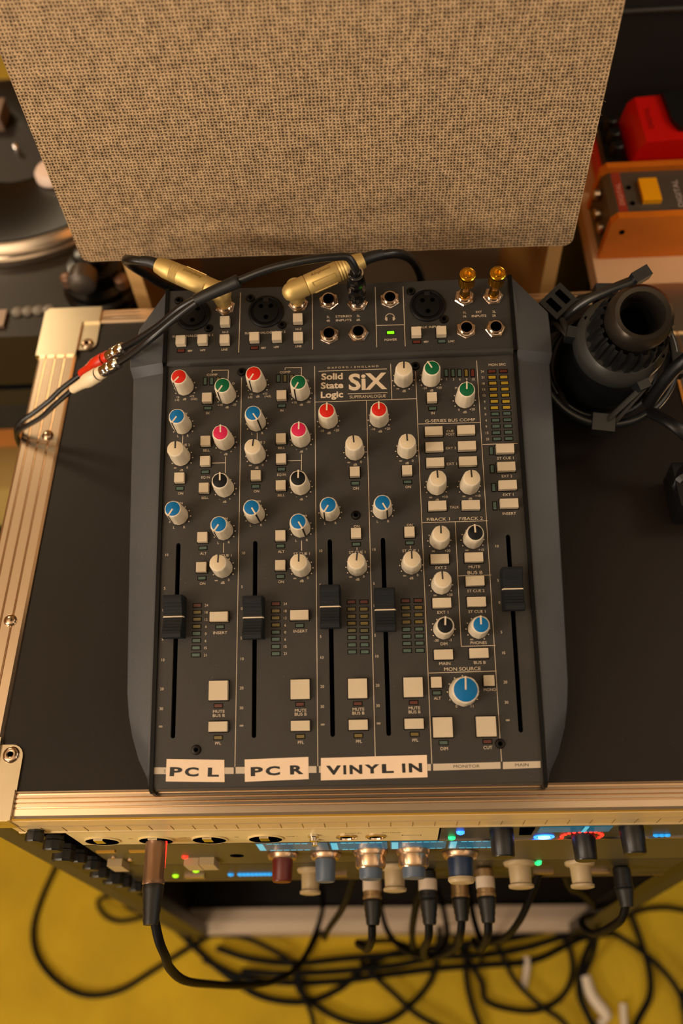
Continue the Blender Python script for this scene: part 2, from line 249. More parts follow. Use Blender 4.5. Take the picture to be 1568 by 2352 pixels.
TEXT= [(-99.0,307.7,'COMP',1.8,8.2),(-125.5,290.2,'+6',1.6,0),(-126.0,287.9,'(-3)',1.6,0),(-120.1,288.2,'dB',1.7,0),(-114.5,290.4,'+72',1.6,0),(-112.7,288.1,'(+63)',1.6,0),(-92.3,282.3,'+10',1.7,0),(-86.9,280.3,'dB',1.7,0),(-81.4,282.3,'-20',1.7,0),(-101.8,276.0,'IN',1.8,0),(-82.1,299.8,'D',1.7,0),(-124.4,258.2,'L',1.8,0),(-116.8,258.1,'R',1.8,0),(-118.7,276.3,'N',1.7,0),(-120.7,250.7,'ST CUE 2',1.8,11.2),(-125.9,232.6,'∞',1.7,0),(-116.6,232.6,'0',1.7,0),(-121.0,230.7,'dB',1.7,0),(-121.2,212.3,'ON',1.8,0),(-102.1,245.8,'BELL',1.8,0),(-102.4,224.4,'EQ IN',1.8,0),(-102.5,208.3,'BELL',1.8,0),(-91.2,244.1,'-',1.9,0),(-83.3,244.3,'+',1.9,0),(-87.3,242.3,'dB',1.7,0),(-91.5,206.8,'-',1.9,0),(-83.7,206.9,'+',1.9,0),(-87.6,204.8,'dB',1.7,0),(-121.6,204.6,'PAN',1.7,0),(-125.4,186.0,'L',1.8,0),(-117.6,186.0,'R',1.8,0),(-87.5,191.7,'PAN',1.7,0),(-91.9,173.3,'L',1.8,0),(-83.9,173.5,'R',1.8,0),(-102.9,165.6,'ALT',1.9,0),(-103.0,143.0,'ON',1.9,0),(-87.9,163.6,'ST CUE 1',1.9,12.0),(-92.9,145.0,'∞',1.8,0),(-88.1,143.3,'dB',1.8,0),(-83.7,145.3,'0',1.8,0),(-130.1,165.3,'10',1.9,0),(-131.0,140.2,'5',1.9,0),(-131.5,124.1,'0',1.9,0),(-131.3,102.9,'5',1.9,0),(-130.5,88.1,'10',1.9,0),(-130.6,67.6,'20',1.9,0),(-130.6,53.8,'30',1.9,0),(-130.6,41.5,'∞',2.1,0),(-99.8,126.9,'24',1.8,0),(-99.8,121.7,'18',1.8,0),(-99.8,116.5,'12',1.8,0),(-99.8,111.4,'6',1.8,0),(-99.9,106.2,'0',1.8,0),(-99.9,101.1,'6',1.8,0),(-99.9,96.0,'15',1.8,0),(-99.9,90.9,'21',1.8,0),(-89.3,106.7,'INSERT',2.0,10.1),(-89.4,51.1,'MUTE',2.0,8.3),(-89.4,48.3,'BUS B',2.0,8.5),(-89.5,29.3,'PFL',2.0,0),(-13.9,258.5,'-10',1.8,0),(-8.5,256.6,'dB',1.8,0),(-2.8,258.6,'+20',1.8,0),(6.1,232.5,'∞',1.8,0),(15.3,232.7,'0',1.8,0),(10.9,230.7,'dB',1.8,0),(11.0,212.1,'ON',1.9,0),(-12.5,185.8,'L',1.8,0),(-4.6,185.9,'R',1.8,0),(10.9,182.9,'ON',1.9,0),(10.9,163.3,'ST CUE 1',1.9,12.0),(5.8,145.0,'∞',1.8,0),(10.8,143.1,'dB',1.8,0),(15.2,145.2,'0',1.8,0),(-15.8,165.1,'10',1.9,0),(-16.6,139.7,'5',1.9,0),(-16.7,102.2,'5',1.9,0),(-15.9,87.3,'10',1.9,0),(-16.0,66.9,'20',1.9,0),(-16.1,53.0,'30',1.9,0),(-16.0,40.7,'∞',2.1,0),(9.3,50.7,'MUTE',2.0,8.2),(9.2,48.0,'BUS B',2.0,8.4),(9.2,28.8,'PFL',2.0,0),(-41.9,307.8,'COMP',1.8,8.2),(-68.4,290.5,'+6',1.6,0),(-69.1,288.1,'(-3)',1.6,0),(-63.1,288.4,'dB',1.7,0),(-57.5,290.3,'+72',1.6,0),(-55.4,288.2,'(+63)',1.6,0),(-35.0,282.3,'+10',1.7,0),(-29.4,280.3,'dB',1.7,0),(-24.1,282.4,'-20',1.7,0),(-44.5,276.1,'IN',1.8,0),(-24.5,299.8,'D',1.7,0),(-67.3,258.2,'L',1.8,0),(-59.4,258.3,'R',1.8,0),(-61.1,276.9,'N',1.7,0),(-62.9,250.8,'ST CUE 2',1.8,11.1),(-68.5,232.7,'∞',1.7,0),(-59.1,232.8,'0',1.7,0),(-63.6,230.7,'dB',1.7,0),(-63.7,212.2,'ON',1.8,0),(-44.8,245.8,'BELL',1.8,0),(-44.8,224.6,'EQ IN',1.8,0),(-45.0,208.5,'BELL',1.8,0),(-33.4,244.2,'-',1.9,0),(-25.7,244.3,'+',1.9,0),(-29.6,242.4,'dB',1.7,0),(-33.6,206.9,'-',1.9,0),(-26.0,206.9,'+',1.9,0),(-29.9,204.9,'dB',1.7,0),(-62.8,204.3,'PAN',1.7,0),(-67.9,186.0,'L',1.8,0),(-60.0,186.0,'R',1.8,0),(-28.1,192.1,'PAN',1.7,0),(-33.9,173.4,'L',1.8,0),(-25.9,173.5,'R',1.8,0),(-45.1,165.3,'ALT',1.9,0),(-45.2,142.8,'ON',1.9,0),(-30.0,163.3,'ST CUE 1',1.9,11.9),(-35.1,145.0,'∞',1.8,0),(-30.0,143.1,'dB',1.8,0),(-25.6,145.2,'0',1.8,0),(-72.9,165.1,'10',1.9,0),(-73.9,139.9,'5',1.9,0),(-73.9,123.8,'0',1.9,0),(-74.0,102.5,'5',1.9,0),(-73.2,87.6,'10',1.9,0),(-73.4,67.1,'20',1.9,0),(-73.4,53.2,'30',1.9,0),(-73.2,41.0,'∞',2.1,0),(-42.2,126.5,'24',1.8,0),(-42.2,121.3,'18',1.8,0),(-42.2,116.2,'12',1.8,0),(-42.2,111.0,'6',1.8,0),(-42.2,105.9,'0',1.8,0),(-42.2,100.8,'6',1.8,0),(-42.2,95.7,'15',1.8,0),(-42.2,90.7,'21',1.8,0),(-31.2,106.5,'INSERT',2.0,10.0),(-31.4,50.7,'MUTE',2.0,8.2),(-31.4,48.1,'BUS B',2.0,8.4),(-31.4,28.9,'PFL',2.0,0),(25.0,258.5,'-10',1.8,0),(30.4,256.5,'dB',1.8,0),(36.0,258.5,'+20',1.8,0),(45.1,232.5,'∞',1.8,0),(54.1,232.4,'0',1.8,0),(49.9,230.6,'dB',1.8,0),(50.0,212.0,'ON',1.9,0),(26.5,186.0,'L',1.8,0),(34.4,186.0,'R',1.8,0),(50.0,182.8,'ON',1.9,0),(49.9,163.3,'ST CUE 1',1.9,11.9),(45.0,144.9,'∞',1.8,0),(49.9,143.0,'dB',1.8,0),(54.4,145.1,'0',1.8,0),(23.3,165.0,'10',1.9,0),(22.5,139.7,'5',1.9,0),(22.3,102.2,'5',1.9,0),(22.4,123.5,'0',1.9,0),(23.3,87.3,'10',1.9,0),(23.1,66.9,'20',1.9,0),(23.0,52.9,'30',1.9,0),(23.1,40.7,'∞',2.1,0),(48.5,50.8,'MUTE',2.0,8.1),(48.5,48.1,'BUS B',2.0,8.3),(48.3,28.9,'PFL',2.0,0),(44.9,290.6,'∞',1.8,0),(49.6,288.6,'dB',1.8,0),(65.5,290.4,'-20',1.8,0),(70.7,288.3,'dB',1.8,0),(76.4,290.4,'+20',1.8,0),(70.9,269.8,'IN',1.9,0),(82.6,297.0,'1',1.8,0),(87.8,296.8,'3',1.8,0),(92.7,296.6,'6',1.8,0),(97.8,296.4,'9',1.8,0),(102.9,296.2,'15',1.8,0),(89.4,289.5,'M',1.8,0),(90.7,271.8,'0',1.8,0),(95.1,269.8,'dB',1.8,0),(100.7,271.8,'+20',1.8,0),(83.6,263.5,'G-SERIES BUS COMP',2.3,37.8),(121.7,307.7,'MON SRC',1.9,13.0),(110.1,302.4,'24',1.8,0),(110.2,297.5,'21',1.8,0),(110.3,292.5,'18',1.8,0),(110.4,287.6,'15',1.8,0),(110.4,282.7,'12',1.8,0),(110.4,277.5,'9',1.8,0),(110.4,272.4,'6',1.8,0),(110.5,267.4,'0',1.8,0),(110.6,262.4,'4',1.8,0),(110.5,257.5,'9',1.8,0),(110.8,252.5,'15',1.8,0),(110.8,247.5,'21',1.8,0),(83.2,254.9,'CUE',1.9,0),(83.2,252.3,'POST',1.9,0),(83.2,241.3,'EXT 2',1.9,7.6),(83.2,228.9,'EXT 1',1.9,7.5),(83.4,195.3,'TALK',1.9,6.9),(66.3,203.3,'∞',1.8,0),(71.1,201.3,'dB',1.8,0),(76.8,203.5,'+10',1.8,0),(90.9,203.4,'∞',1.8,0),(95.5,201.4,'dB',1.8,0),(101.2,203.5,'+10',1.8,0),(123.2,232.1,'ST CUE 1',1.9,12.1),(123.5,218.0,'EXT 2',1.9,7.7),(123.5,203.7,'EXT 1',1.9,7.7),(123.4,189.3,'INSERT',2.0,9.9),(71.2,186.5,'F/BACK 1',2.3,16.8),(95.2,186.3,'F/BACK 2',2.3,17.1),(66.6,162.5,'∞',1.8,0),(76.9,162.6,'+20',1.8,0),(91.0,162.5,'∞',1.8,0),(101.3,162.6,'+10',1.8,0),(71.5,150.1,'EXT 2',1.9,7.8),(95.7,150.1,'MUTE',2.0,8.3),(95.9,145.9,'BUS B',2.4,10.7),(66.4,129.9,'∞',1.8,0),(76.9,130.1,'+20',1.8,0),(71.4,117.5,'EXT 1',1.9,7.7),(95.8,132.5,'ST CUE 2',1.9,12.2),(95.7,117.5,'ST CUE 1',1.9,12.2),(65.8,97.5,'-30',1.8,0),(75.8,97.6,'-3',1.8,0),(71.2,95.0,'DIM',2.0,0),(90.9,97.6,'∞',1.8,0),(95.7,95.2,'PHONES',2.0,11.5),(71.1,81.1,'MAIN',2.0,7.8),(95.7,81.3,'BUS B',2.0,8.3),(83.3,77.1,'MON SOURCE',2.4,25.7),(64.8,57.1,'ALT',1.9,0),(101.7,62.3,'MONO',1.9,8.5),(77.8,51.3,'0',1.9,0),(88.7,51.3,'11',1.9,0),(68.0,22.9,'DIM',2.1,0),(98.0,23.1,'CUT',2.1,0),(112.9,165.0,'10',1.9,0),(112.1,139.7,'5',1.9,0),(112.1,123.7,'0',1.9,0),(112.2,102.4,'5',1.9,0),(112.9,87.7,'10',1.9,0),(112.8,67.3,'20',1.9,0),(112.7,53.4,'30',1.9,0),(112.8,41.2,'∞',2.1,0),(10.8,310.0,'O X F O R D  •  E N G L A N D',1.5,50.6),(-5.5,302.8,'Solid',4.6,17.3),(-5.6,295.4,'State',4.6,17.3),(-5.8,287.8,'Logic',4.6,17.2),(22.0,297.5,'SiX',12,29.5),(21.7,285.2,'SUPERANALOGUE',2.4,27.7)]
TEXT2= [(-114.5,21.5,'SUPERANALOGUE IN 1',1.8,31.9),(-57.2,21.9,'SUPERANALOGUE IN 2',1.8,32.0),(-88.5,23.6,'HI-Z',1.7,0),(-30.9,23.8,'HI-Z',1.7,0),(-88.9,8.5,'LINE',1.7,0),(-31.1,8.9,'LINE',1.7,0),(-116.0,8.5,'48V',1.7,0),(-58.4,8.7,'48V',1.7,0),(-105.9,8.6,'HPF',1.7,0),(-48.3,8.9,'HPF',1.7,0),(-7.6,33.5,'3L',1.8,0),(-7.6,30.1,'4R',1.8,0),(16.1,33.4,'5L',1.8,0),(16.0,29.9,'6R',1.8,0),(99.0,32.8,'1L',1.8,0),(98.8,29.3,'1R',1.8,0),(121.6,32.5,'2L',1.8,0),(121.4,29.0,'2R',1.8,0),(109.9,32.8,'EXT',1.8,0),(4.5,33.5,'STEREO',1.9,12.6),(4.5,30.1,'INPUTS',1.9,12.5),(109.8,29.3,'INPUTS',1.9,11.2),(70.6,21.3,'TALK INPUT',1.8,18.0),(40.7,11.6,'POWER',1.8,9.6),(67.9,8.7,'48V',1.7,0),(87.4,8.3,'LMC',1.7,0)]
TEXTDARK= [(82.8,10.9,'MONITOR',2.2,18.5),(120.5,11.2,'MAIN',2.2,9.7),(-126.7,11.2,'S',2.2,0)]
TILT, TILT2 = 16.262, 14.0
MP = T(0, 0, .012) @ RX(TILT); MC = T(0, .3045, .1052) @ RX(TILT2)
keys = {(t[2], 0.0) for t in TEXT+TEXT2+TEXTDARK} | {('H', 0.0), ('SiX', .03), ('Solid', .03), ('State', .03), ('Logic', .03), ('Amphenol', 0.0), ('THR', 0.0)}
for s in 'PCLRVINY': keys.add((s, .045))
for s in ('TRIM', 'PS 3', '02', 'LINE 1', 'DIGITAL', 'OUTPUT', 'IN'): keys.add((s, 0.0))
prep_text(sorted(keys))
mix = empty('mixing_console', (0, 0, 0), 'charcoal analogue mixing console with cream knobs, standing on the black flight case', 'mixer')
def pt(M, u, v, h=0): return M @ Vector((u*mm, v*mm, h*mm))
# --- top plate with real fader slots
def plate():
    bm = bmesh.new(); hw, d = 134.3, 318.0
    loops = []
    n = 24; outer = [(-hw, 0)] + [(hw*(2*i/n-1), 0) for i in range(1, n)] + [(hw, 0), (hw, d/2), (hw, d)] + [(hw*(1-2*i/n), d) for i in range(1, n)] + [(-hw, d), (-hw, d/2)]
    loops.append(outer)
    for (x0, y0, x1, y1) in SLOTS:
        r = 1.65; y0 += 1.5; y1 -= 1.5; x = (x0+x1)/2
        loops.append([(x+r*math.cos(a*math.pi/6), y0-r+r*math.sin(a*math.pi/6)) for a in range(7)] + [(x+r*math.cos(math.pi+a*math.pi/6), y1+r+r*math.sin(math.pi+a*math.pi/6)) for a in range(7)])
    edges = []; rims = []
    for L in loops:
        vs = [bm.verts.new((x*mm, y*mm, 0)) for x, y in L]; rims.append(vs)
        edges += [bm.edges.new((vs[i], vs[(i+1) % len(vs)])) for i in range(len(vs))]
    bmesh.ops.triangle_fill(bm, use_beauty=True, edges=edges)
    for vs in rims[1:]:
        lo = [bm.verts.new((v.co.x, v.co.y, -.0045)) for v in vs]
        for i in range(len(vs)): bm.faces.new((vs[i], vs[(i+1) % len(vs)], lo[(i+1) % len(vs)], lo[i]))
    for f in bm.faces:
        if abs(f.normal.z) > .5 and f.normal.z < 0: f.normal_flip()
    m = bpy.data.meshes.new('top_plate'); bm.to_mesh(m); bm.free(); return m
obj('top_plate', plate(), M_panel, mix, MP)
for (x0, y0, x1, y1) in SLOTS:
    x = (x0+x1)/2*mm
    obj('slot_floor', box('slot_floor', x-.003, x+.003, y1*mm-.002, y0*mm+.002, -.0075, -.0046), M_void, mix, MP)
# --- housing below, step and connector plate
a0 = pt(MP, 0, 0); a1 = pt(MP, 0, 318); b0 = pt(MC, 0, 0); b1 = pt(MC, 0, 62.5)
e = .0002
hp = [(.0035, .0015), (.0005, .003), (-.0008, .006), (-.0006, .0105), (a0.y, a0.z-e), (a1.y-.010, a1.z-.003-.0045), (a1.y, a1.z-.0045), (a1.y+.006, a1.z-.02), (.34, .02), (.34, .0015)]
obj('lower_housing', prism('lower_housing', [(.0035, .0015), (-.0002, .003), (-.0010, .006), (-.0006, .0112), (.0002, .0119), (.004, .0045), (.33, .0045), (.33, .0015)], -.1343, .1343, 'X'), M_panel, mix)
st = [(a1.y-.0035, a1.z-.0005), (a1.y-.0022, a1.z+.0035), (b0.y-.0009, b0.z-.0030), (b0.y-.0002, b0.z-.0011), (b0.y+.0009, b0.z-.0001), (b0.y+.003, b0.z+.00035)]
stp = [(-.1343, 0)]
obj('step_bezel', prism('step_bezel', [(a1.y-.002, a1.z-.002), (a1.y-.0018, a1.z+.0010), (b0.y-.0022, b0.z-.0042), (b0.y-.0016, b0.z-.0016), (b0.y-.0002, b0.z-.0003), (b0.y+.0022, b0.z+.0003), (b0.y+.006, b0.z-.006)], -.1343, .1343, 'X', smooth=70), M_conn, mix)
obj('connector_plate', prism('connector_plate', [(b0.y+.0012, b0.z+.0003), (b1.y-.0006, b1.z-.00018), (b1.y+.0003, b1.z-.0009), (b1.y-.0008, b1.z-.006), (b0.y+.002, b0.z-.006)], -.1343, .1343, 'X'), M_conn, mix)
obj('rear_panel', prism('rear_panel', [(b1.y-.0008, b1.z-.004), (b1.y-.004, b1.z-.004), (b1.y-.012, .004), (b1.y-.008, .004)], -.1343, .1343, 'X'), M_conn, mix)
# --- black gaskets and sculpted end cheeks
prof = [(-.0022, .0022), (-.0030, .008), (-.0018, .0128), (0, .0138), (a1.y-.002, a1.z+.0018), (b0.y-.002, b0.z+.0012), (b0.y+.003, b0.z+.0022), (b1.y+.001, b1.z+.0015), (b1.y+.002, b1.z-.002), (b1.y-.006, .001)]
for s in (-1, 1):
    obj('side_gasket', prism('side_gasket', prof, s*.1343, s*.1372, 'X'), M_gask, mix)
def cheek(s):
    # rows along the side: (v along panel, outer x, drop of outer edge)
    A = [(-1.0, 137.6, 6), (8, 141.5, 6.5), (19, 147.4, 7), (36, 153.2, 8), (50, 156.2, 8), (66, 158.0, 8), (126, 159.6, 8), (226, 161.9, 8), (310, 163.6, 9)]
    rows = []
    for v, x, dr in A:
        i = pt(MP, 0, v, .6); o_ = pt(MP, 0, v, -dr); rows.append((i.y, i.z, x*mm, o_.y, o_.z))
    # notch then raised rear part
    i = pt(MC, 0, -1.5, .9); o_ = pt(MC, 0, -1.0, -8); rows.append((i.y, i.z, .1652, o_.y, o_.z))
    i = pt(MC, 0, 4, .9); o_ = pt(MC, 0, 6, -8); rows.append((i.y, i.z, .1656, o_.y, o_.z))
    i = pt(MC, 0, 29, .9); o_ = pt(MC, 0, 34, -8); rows.append((i.y, i.z, .1592 if s < 0 else .1650, o_.y, o_.z))
    i = pt(MC, 0, 63.5, .9); o_ = pt(MC, 0, 66, -6); rows.append((i.y, i.z, .1382, o_.y, o_.z))
    bm = bmesh.new(); X = .1372; R4 = []
    for (iy, iz, x, oy, oz) in rows:
        x = max(x, X+.0004)
        q = [(X, iy, iz), (X+(x-X)*.10, iy, iz-.0001), (x-.0009, oy, oz+.0008), (x, oy, oz-.0006), (x-.004*min(1, (x-X)/.02), oy-.001, .0015), (X, oy, .0015)]
        R4.append([bm.verts.new((s*a, b, c)) for a, b, c in q])
    for a, b in zip(R4, R4[1:]):
        for k in range(6): bm.faces.new((a[k], a[(k+1) % 6], b[(k+1) % 6], b[k]))
    bm.faces.new(R4[0]); bm.faces.new(R4[-1][::-1])
    return fin(bm, 'end_cheek', 25)
for s in (-1, 1): obj('end_cheek', cheek(s), M_cheek, mix)
# --- printed lines, scales and lettering
V, F = [], []
for l in LINES: seg(V, F, *l, .42, .05)
for k in KNOBS:
    rr = 8.35 if not k[4] else 11.0
    right_end = (k[0], k[1]) in ((49.4, 297.4), (95.7, 105.1))
    for i in range(0 if right_end else 1, 10):
        a = R(90-150+30*i); disc(V, F, k[0]+rr*math.cos(a), k[1]+rr*math.sin(a), .52, .05, 8)
for t in TEXT:
    if t[2] in ('SiX', 'Solid', 'State', 'Logic'): continue
    add_text(V, F, t[2], t[0], t[1], t[3], t[4], z=.05)
obj('printed_legend', mesh('printed_legend', sc(V), F), M_print, mix, MP)
V, F = [], []
for t in TEXT:
    if t[2] == 'SiX': add_text(V, F, t[2], t[0], t[1], 12.6, t[4], off=.03, z=.05)
    elif t[2] in ('Solid', 'State', 'Logic'):
        add_text(V, F, t[2], t[0], t[1], 4.9, t[4], off=.03, z=.05, wmax=1.2)
obj('maker_lettering', mesh('maker_lettering', sc(V), F), M_print, mix, MP)
V, F = [], []
for l in LINES2: seg(V, F, *l, .42, .05)
for t in TEXT2: add_text(V, F, t[2], t[0], t[1], t[3], t[4], z=.05)
hx, hy = 40.7, 31.0                                  # headphone pictogram
for i in range(10):
    a, b = R(180*i/10), R(180*(i+1)/10); seg(V, F, hx+3.4*math.cos(a), hy+3.2*math.sin(a), hx+3.4*math.cos(b), hy+3.2*math.sin(b), .55, .05)
for s in (-1, 1):
    seg(V, F, hx+s*3.4, hy+.2, hx+s*3.5, hy-1.4, .55, .05); disc(V, F, hx+s*3.0, hy-1.3, 1.05, .055)
    seg(V, F, hx+s*2.7, hy-.4, hx+s*2.7, hy-2.2, 1.2, .055)
obj('printed_legend', mesh('connector_legend', sc(V), F), M_print, mix, MC)
for q in BARS:
    obj('name_band', mesh('name_band', [(a*mm, b*mm, .00004) for a, b in q], [(3, 2, 1, 0)]), M_bar, mix, MP)
V, F = [], []
for t in TEXTDARK: add_text(V, F, t[2], t[0], t[1], t[3]*.9, t[4], z=.08)
obj('band_lettering', mesh('band_lettering', sc(V), F), M_ink, mix, MP)
STK = [('PC L', [('P', 17, 8.9), ('C', 44, 9.8), ('L', 81.5, 7.9)]), ('PC R', [('P', 19, 8.6), ('C', 44, 10.1), ('R', 81.5, 9.5)]), ('VINYL IN', [('V', 12, 10.4), ('I', 22.5, 2.0), ('N', 33, 8.8), ('Y', 48.2, 10.4), ('L', 63, 8.2), ('I', 78, 2.3), ('N', 89, 9.2)])]
for (nm, glyphs), q in zip(STK, STICK):
    cx = sum(a for a, b in q)/4; cy = sum(b for a, b in q)/4
    o = obj('label_sticker', mesh('label_sticker', [((a-cx)*mm, (b-cy)*mm, z) for z in (0, .00018) for a, b in q], [(7, 6, 5, 4), (0, 1, 2, 3), (0, 4, 5, 1), (1, 5, 6, 2), (2, 6, 7, 3), (3, 7, 4, 0)]), M_stick, mix, MP @ T(cx*mm, cy*mm, .0001))
    o['label'] = 'cream paper sticker reading '+nm
    ang = math.atan2(q[1][1]-q[0][1]+q[2][1]-q[3][1], q[1][0]-q[0][0]+q[2][0]-q[3][0])
    V, F = [], []; wdt = q[1][0]-q[0][0]
    for g, pc, ww in glyphs:
        lx = (pc/100-.5)*wdt; ly = -.9
        add_text(V, F, g, lx*math.cos(ang)-ly*math.sin(ang), lx*math.sin(ang)+ly*math.cos(ang), 5.4, ww, off=.045, z=.22, rot=ang, wmax=2.6)
    obj('sticker_lettering', mesh('sticker_lettering', sc(V), F), M_ink, o)
# --- knobs
def flute(n, amp):
    return lambda a, z: 1 + amp*(max(0, math.cos(n*a+math.pi/2))**6) - amp*.6*(max(0, math.cos(n*a*2))**8)
def knob_meshes(rb, rt, h, h0, capr, pre):
    f = flute(5, .026)
    body = lathe(pre+'knob', [(rb*.93, h0*mm/mm), (rb, h0+.4), (rb*.5+rt*.5+.1, h0+(h-h0)*.5), (rt+.25, h-2.2), (rt, h-.9), (rt-.25, h-.25), (rt-.7, h)], 60, f, 50)
    for v in body.vertices: v.co = v.co*mm
    cap = lathe(pre+'cap', [(capr, h-.15), (capr, h+.12), (capr-.25, h+.3)], 40, None, 50)
    for v in cap.vertices: v.co = v.co*mm
    rim = lathe(pre+'cap_rim', [(capr+.3, h-.2), (capr+.3, h+.05), (capr-.1, h+.2), (capr-.45, h+.2), (capr-.5, h+.05)], 40, None, 50)
    for v in rim.vertices: v.co = v.co*mm
    line = box(pre+'pointer', -.55*mm, .55*mm, .2*mm, (rt+.12)*mm, (h-.4)*mm, (h+.42)*mm)
    y0, y1 = (rb+.13)*mm, (rt+.22)*mm
    side = mesh(pre+'side_mark', [(x, y+d, z*mm) for (y, z, d) in ((y0, h0+.3, 0), ((rb*.5+rt*.5+.33)*mm, h0+(h-h0)*.5, 0), ((rt+.48)*mm, h-2.2, 0), ((rt+.28)*mm, h-.8, 0), ((rt+.05)*mm, h+.1, 0)) for x in (-.55*mm, .55*mm)],
                [(0, 1, 3, 2), (2, 3, 5, 4), (4, 5, 7, 6), (6, 7, 9, 8)])
    return body, cap, rim, line, side
KM = knob_meshes(7.3, 6.15, 22.3, 2.6, 5.3, ''); KB = knob_meshes(10.2, 9.0, 21.0, 2.2, 8.1, 'large_')
KM[0].materials.append(M_knob); KB[0].materials.append(M_knob); KM[2].materials.append(M_knob); KB[2].materials.append(M_knob)
M_kline = mat('knob_pointer_cream', (206, 188, 162), .5); M_kblk = mat('knob_pointer_black', (15, 14, 14), .5)
cach = {}
def cm(m, material):
    k = (m.name, material.name)
    if k not in cach: c = m.copy(); c.materials.clear(); c.materials.append(material); cach[k] = c
    return cach[k]
for (u, v, c, a, big) in KNOBS:
    b, cp, rim, ln, sd = KB if big else KM
    k = obj('knob', b, None, mix, MP @ T(u*mm, v*mm, 0) @ RZ(a))
    k['label'] = 'large cream knob with a blue cap' if big else ('plain cream knob with a black pointer' if c == 'white' else 'cream knob with a %s cap' % c)
    obj('cap', cm(cp, M_cap[c]), None, k)
    if c == 'white': obj('cap_rim', rim, None, k)
    obj('pointer', cm(ln, M_kblk if c == 'white' else M_kline), None, k)
    if abs(a) > 60: obj('side_mark', cm(sd, M_kblk), None, k)
SH = lathe('knob_shaft', [(3.2*mm, 0), (3.2*mm, 3*mm)], 14); SH.materials.append(M_gask)
for (u, v, c, a, big) in KNOBS: obj('knob_shaft', SH, None, mix, MP @ T(u*mm, v*mm, 0))
# --- push buttons with dark cut-outs
BS = {'s': (7.5, 7.5, 4.5), 'w': (13.3, 7.0, 4.5), 'm': (13.5, 13.6, 4.5)}
BM = {}
for k, (w, d, h) in BS.items():
    BM[k] = box('button_'+k, -w/2*mm, w/2*mm, -d/2*mm, d/2*mm, -.0008, h*mm, bevel=.00055, seg=3, taper=.00012); BM[k].materials.append(M_cream)
bmw = bmesh.new()
for k, u, v in BUTTONS:
    o = obj('push_button', BM[k], None, mix, MP @ T(u*mm, v*mm, -.0007 if (k, u, v) in (('w', 70.3, 87.2),) else 0))
    w, d, h = BS[k]; box_bm(bmw, (u-w/2-.7)*mm, (u+w/2+.7)*mm, (v-d/2-.7)*mm, (v+d/2+.7)*mm, .00002, .00012)
bmw2 = bmesh.new()
for k, u, v in BUTTONS2:
    obj('push_button', BM[k], None, mix, MC @ T(u*mm, v*mm, .0006)); w, d, h = BS[k]
    box_bm(bmw2, (u-w/2-.6)*mm, (u+w/2+.6)*mm, (v-d/2-.6)*mm, (v+d/2+.6)*mm, .00002, .00012)
# --- indicator lenses
def lens(w, d, nm):
    m = box(nm, -w/2*mm, w/2*mm, -d/2*mm, d/2*mm, 0, .00035, bevel=.00015, seg=1); return m
LH, LV = lens(5.4, 2.1, 'indicator_wide'), lens(2.2, 5.5, 'indicator_tall')
for bmx, L, M_ in ((bmw, LEDS, MP), (bmw2, LEDS2, MC)):
    for u, v, c, vert in L:
        o = obj('indicator_light', cm(LV if vert else LH, M_led[c]), None, mix, M_ @ T(u*mm, v*mm, .0001))
        if c == 'P': o['label'] = 'lit green power indicator'
        w, d = (3.6, 7.0) if vert else (6.8, 3.4)
        box_bm(bmx, (u-w/2)*mm, (u+w/2)*mm, (v-d/2)*mm, (v+d/2)*mm, .00002, .00014)
tag(obj('cutout_edging', fin(bmw, 'cutout_edging'), M_gask, mix, MP), kind='stuff'); tag(obj('cutout_edging', fin(bmw2, 'cutout_edging'), M_gask, mix, MC), kind='stuff')
# --- fader caps
def fader():
    pr = []
    L, n = 15.2, 18
    for i in range(n+1):
        y = -L + 2*L*i/n; t = abs(y)/L
        z = 12.6 + 4.6*min(1, (t/.72))**1.7 if t < .86 else 17.2 - 9*(t-.86)**1.2
        if t > .3 and t < .8 and i % 2: z -= .35
        pr.append((y, z))
    pr = [(-L+.6, 3)] + [(-L, 8)] + pr + [(L, 8), (L-.6, 3)]
    bm = bmesh.new(); xs = [(-8.2, 3.0, 1), (-7.3, 0, 1), (7.3, 0, 1), (8.2, 3.0, 1)]
    rings = []
    for x, dz in ((-7.1, 1.0), (-6.5, 0), (6.5, 0), (7.1, 1.0)):
        rings.append([bm.verts.new((x*mm*(1.06 if z < 9 else 1), y*mm, max(3, z-(dz if z > 9 else 0))*mm)) for y, z in pr])
    for a, b in zip(rings, rings[1:]):
        for i in range(len(pr)-1): bm.faces.new((a[i], a[i+1], b[i+1], b[i]))
        bm.faces.new((a[-1], a[0], b[0], b[-1]))
    bm.faces.new(rings[0][::-1]); bm.faces.new(rings[-1])
    return fin(bm, 'fader_cap', 40)
FM = fader(); FM.materials.append(M_fader)
FL = mesh('index_line', [(x*mm, y*mm, z*mm) for x, z in ((-7.6, 9.3), (-7.3, 11.6), (-6.6, 12.95), (6.6, 12.95), (7.3, 11.6), (7.6, 9.3)) for y in (-.45, .45)], [(2*i, 2*i+1, 2*i+3, 2*i+2) for i in range(5)]); FL.materials.append(M_kline)
FR = bmesh.new()
for i in range(11):
    y = -11.5+i*2.3
    if abs(y) < 1.5: continue
    t = abs(y)/15.2; z = 12.6+4.6*min(1, t/.72)**1.7; box_bm(FR, -6.2*mm, 6.2*mm, (y-.35)*mm, (y+.35)*mm, (z-.8)*mm, (z+.28)*mm)
FR = fin(FR, 'grip_ridges'); FR.materials.append(M_fader)
FS = box('fader_stem', -.001, .001, -.004, .004, -.004, .0035); FS.materials.append(M_gask)
for u, v in FADERS:
    f = obj('fader_cap', FM, None, mix, MP @ T(u*mm, v*mm, 0)); obj('index_line', FL, None, f); obj('grip_ridges', FR, None, f); obj('fader_stem', FS, None, f)
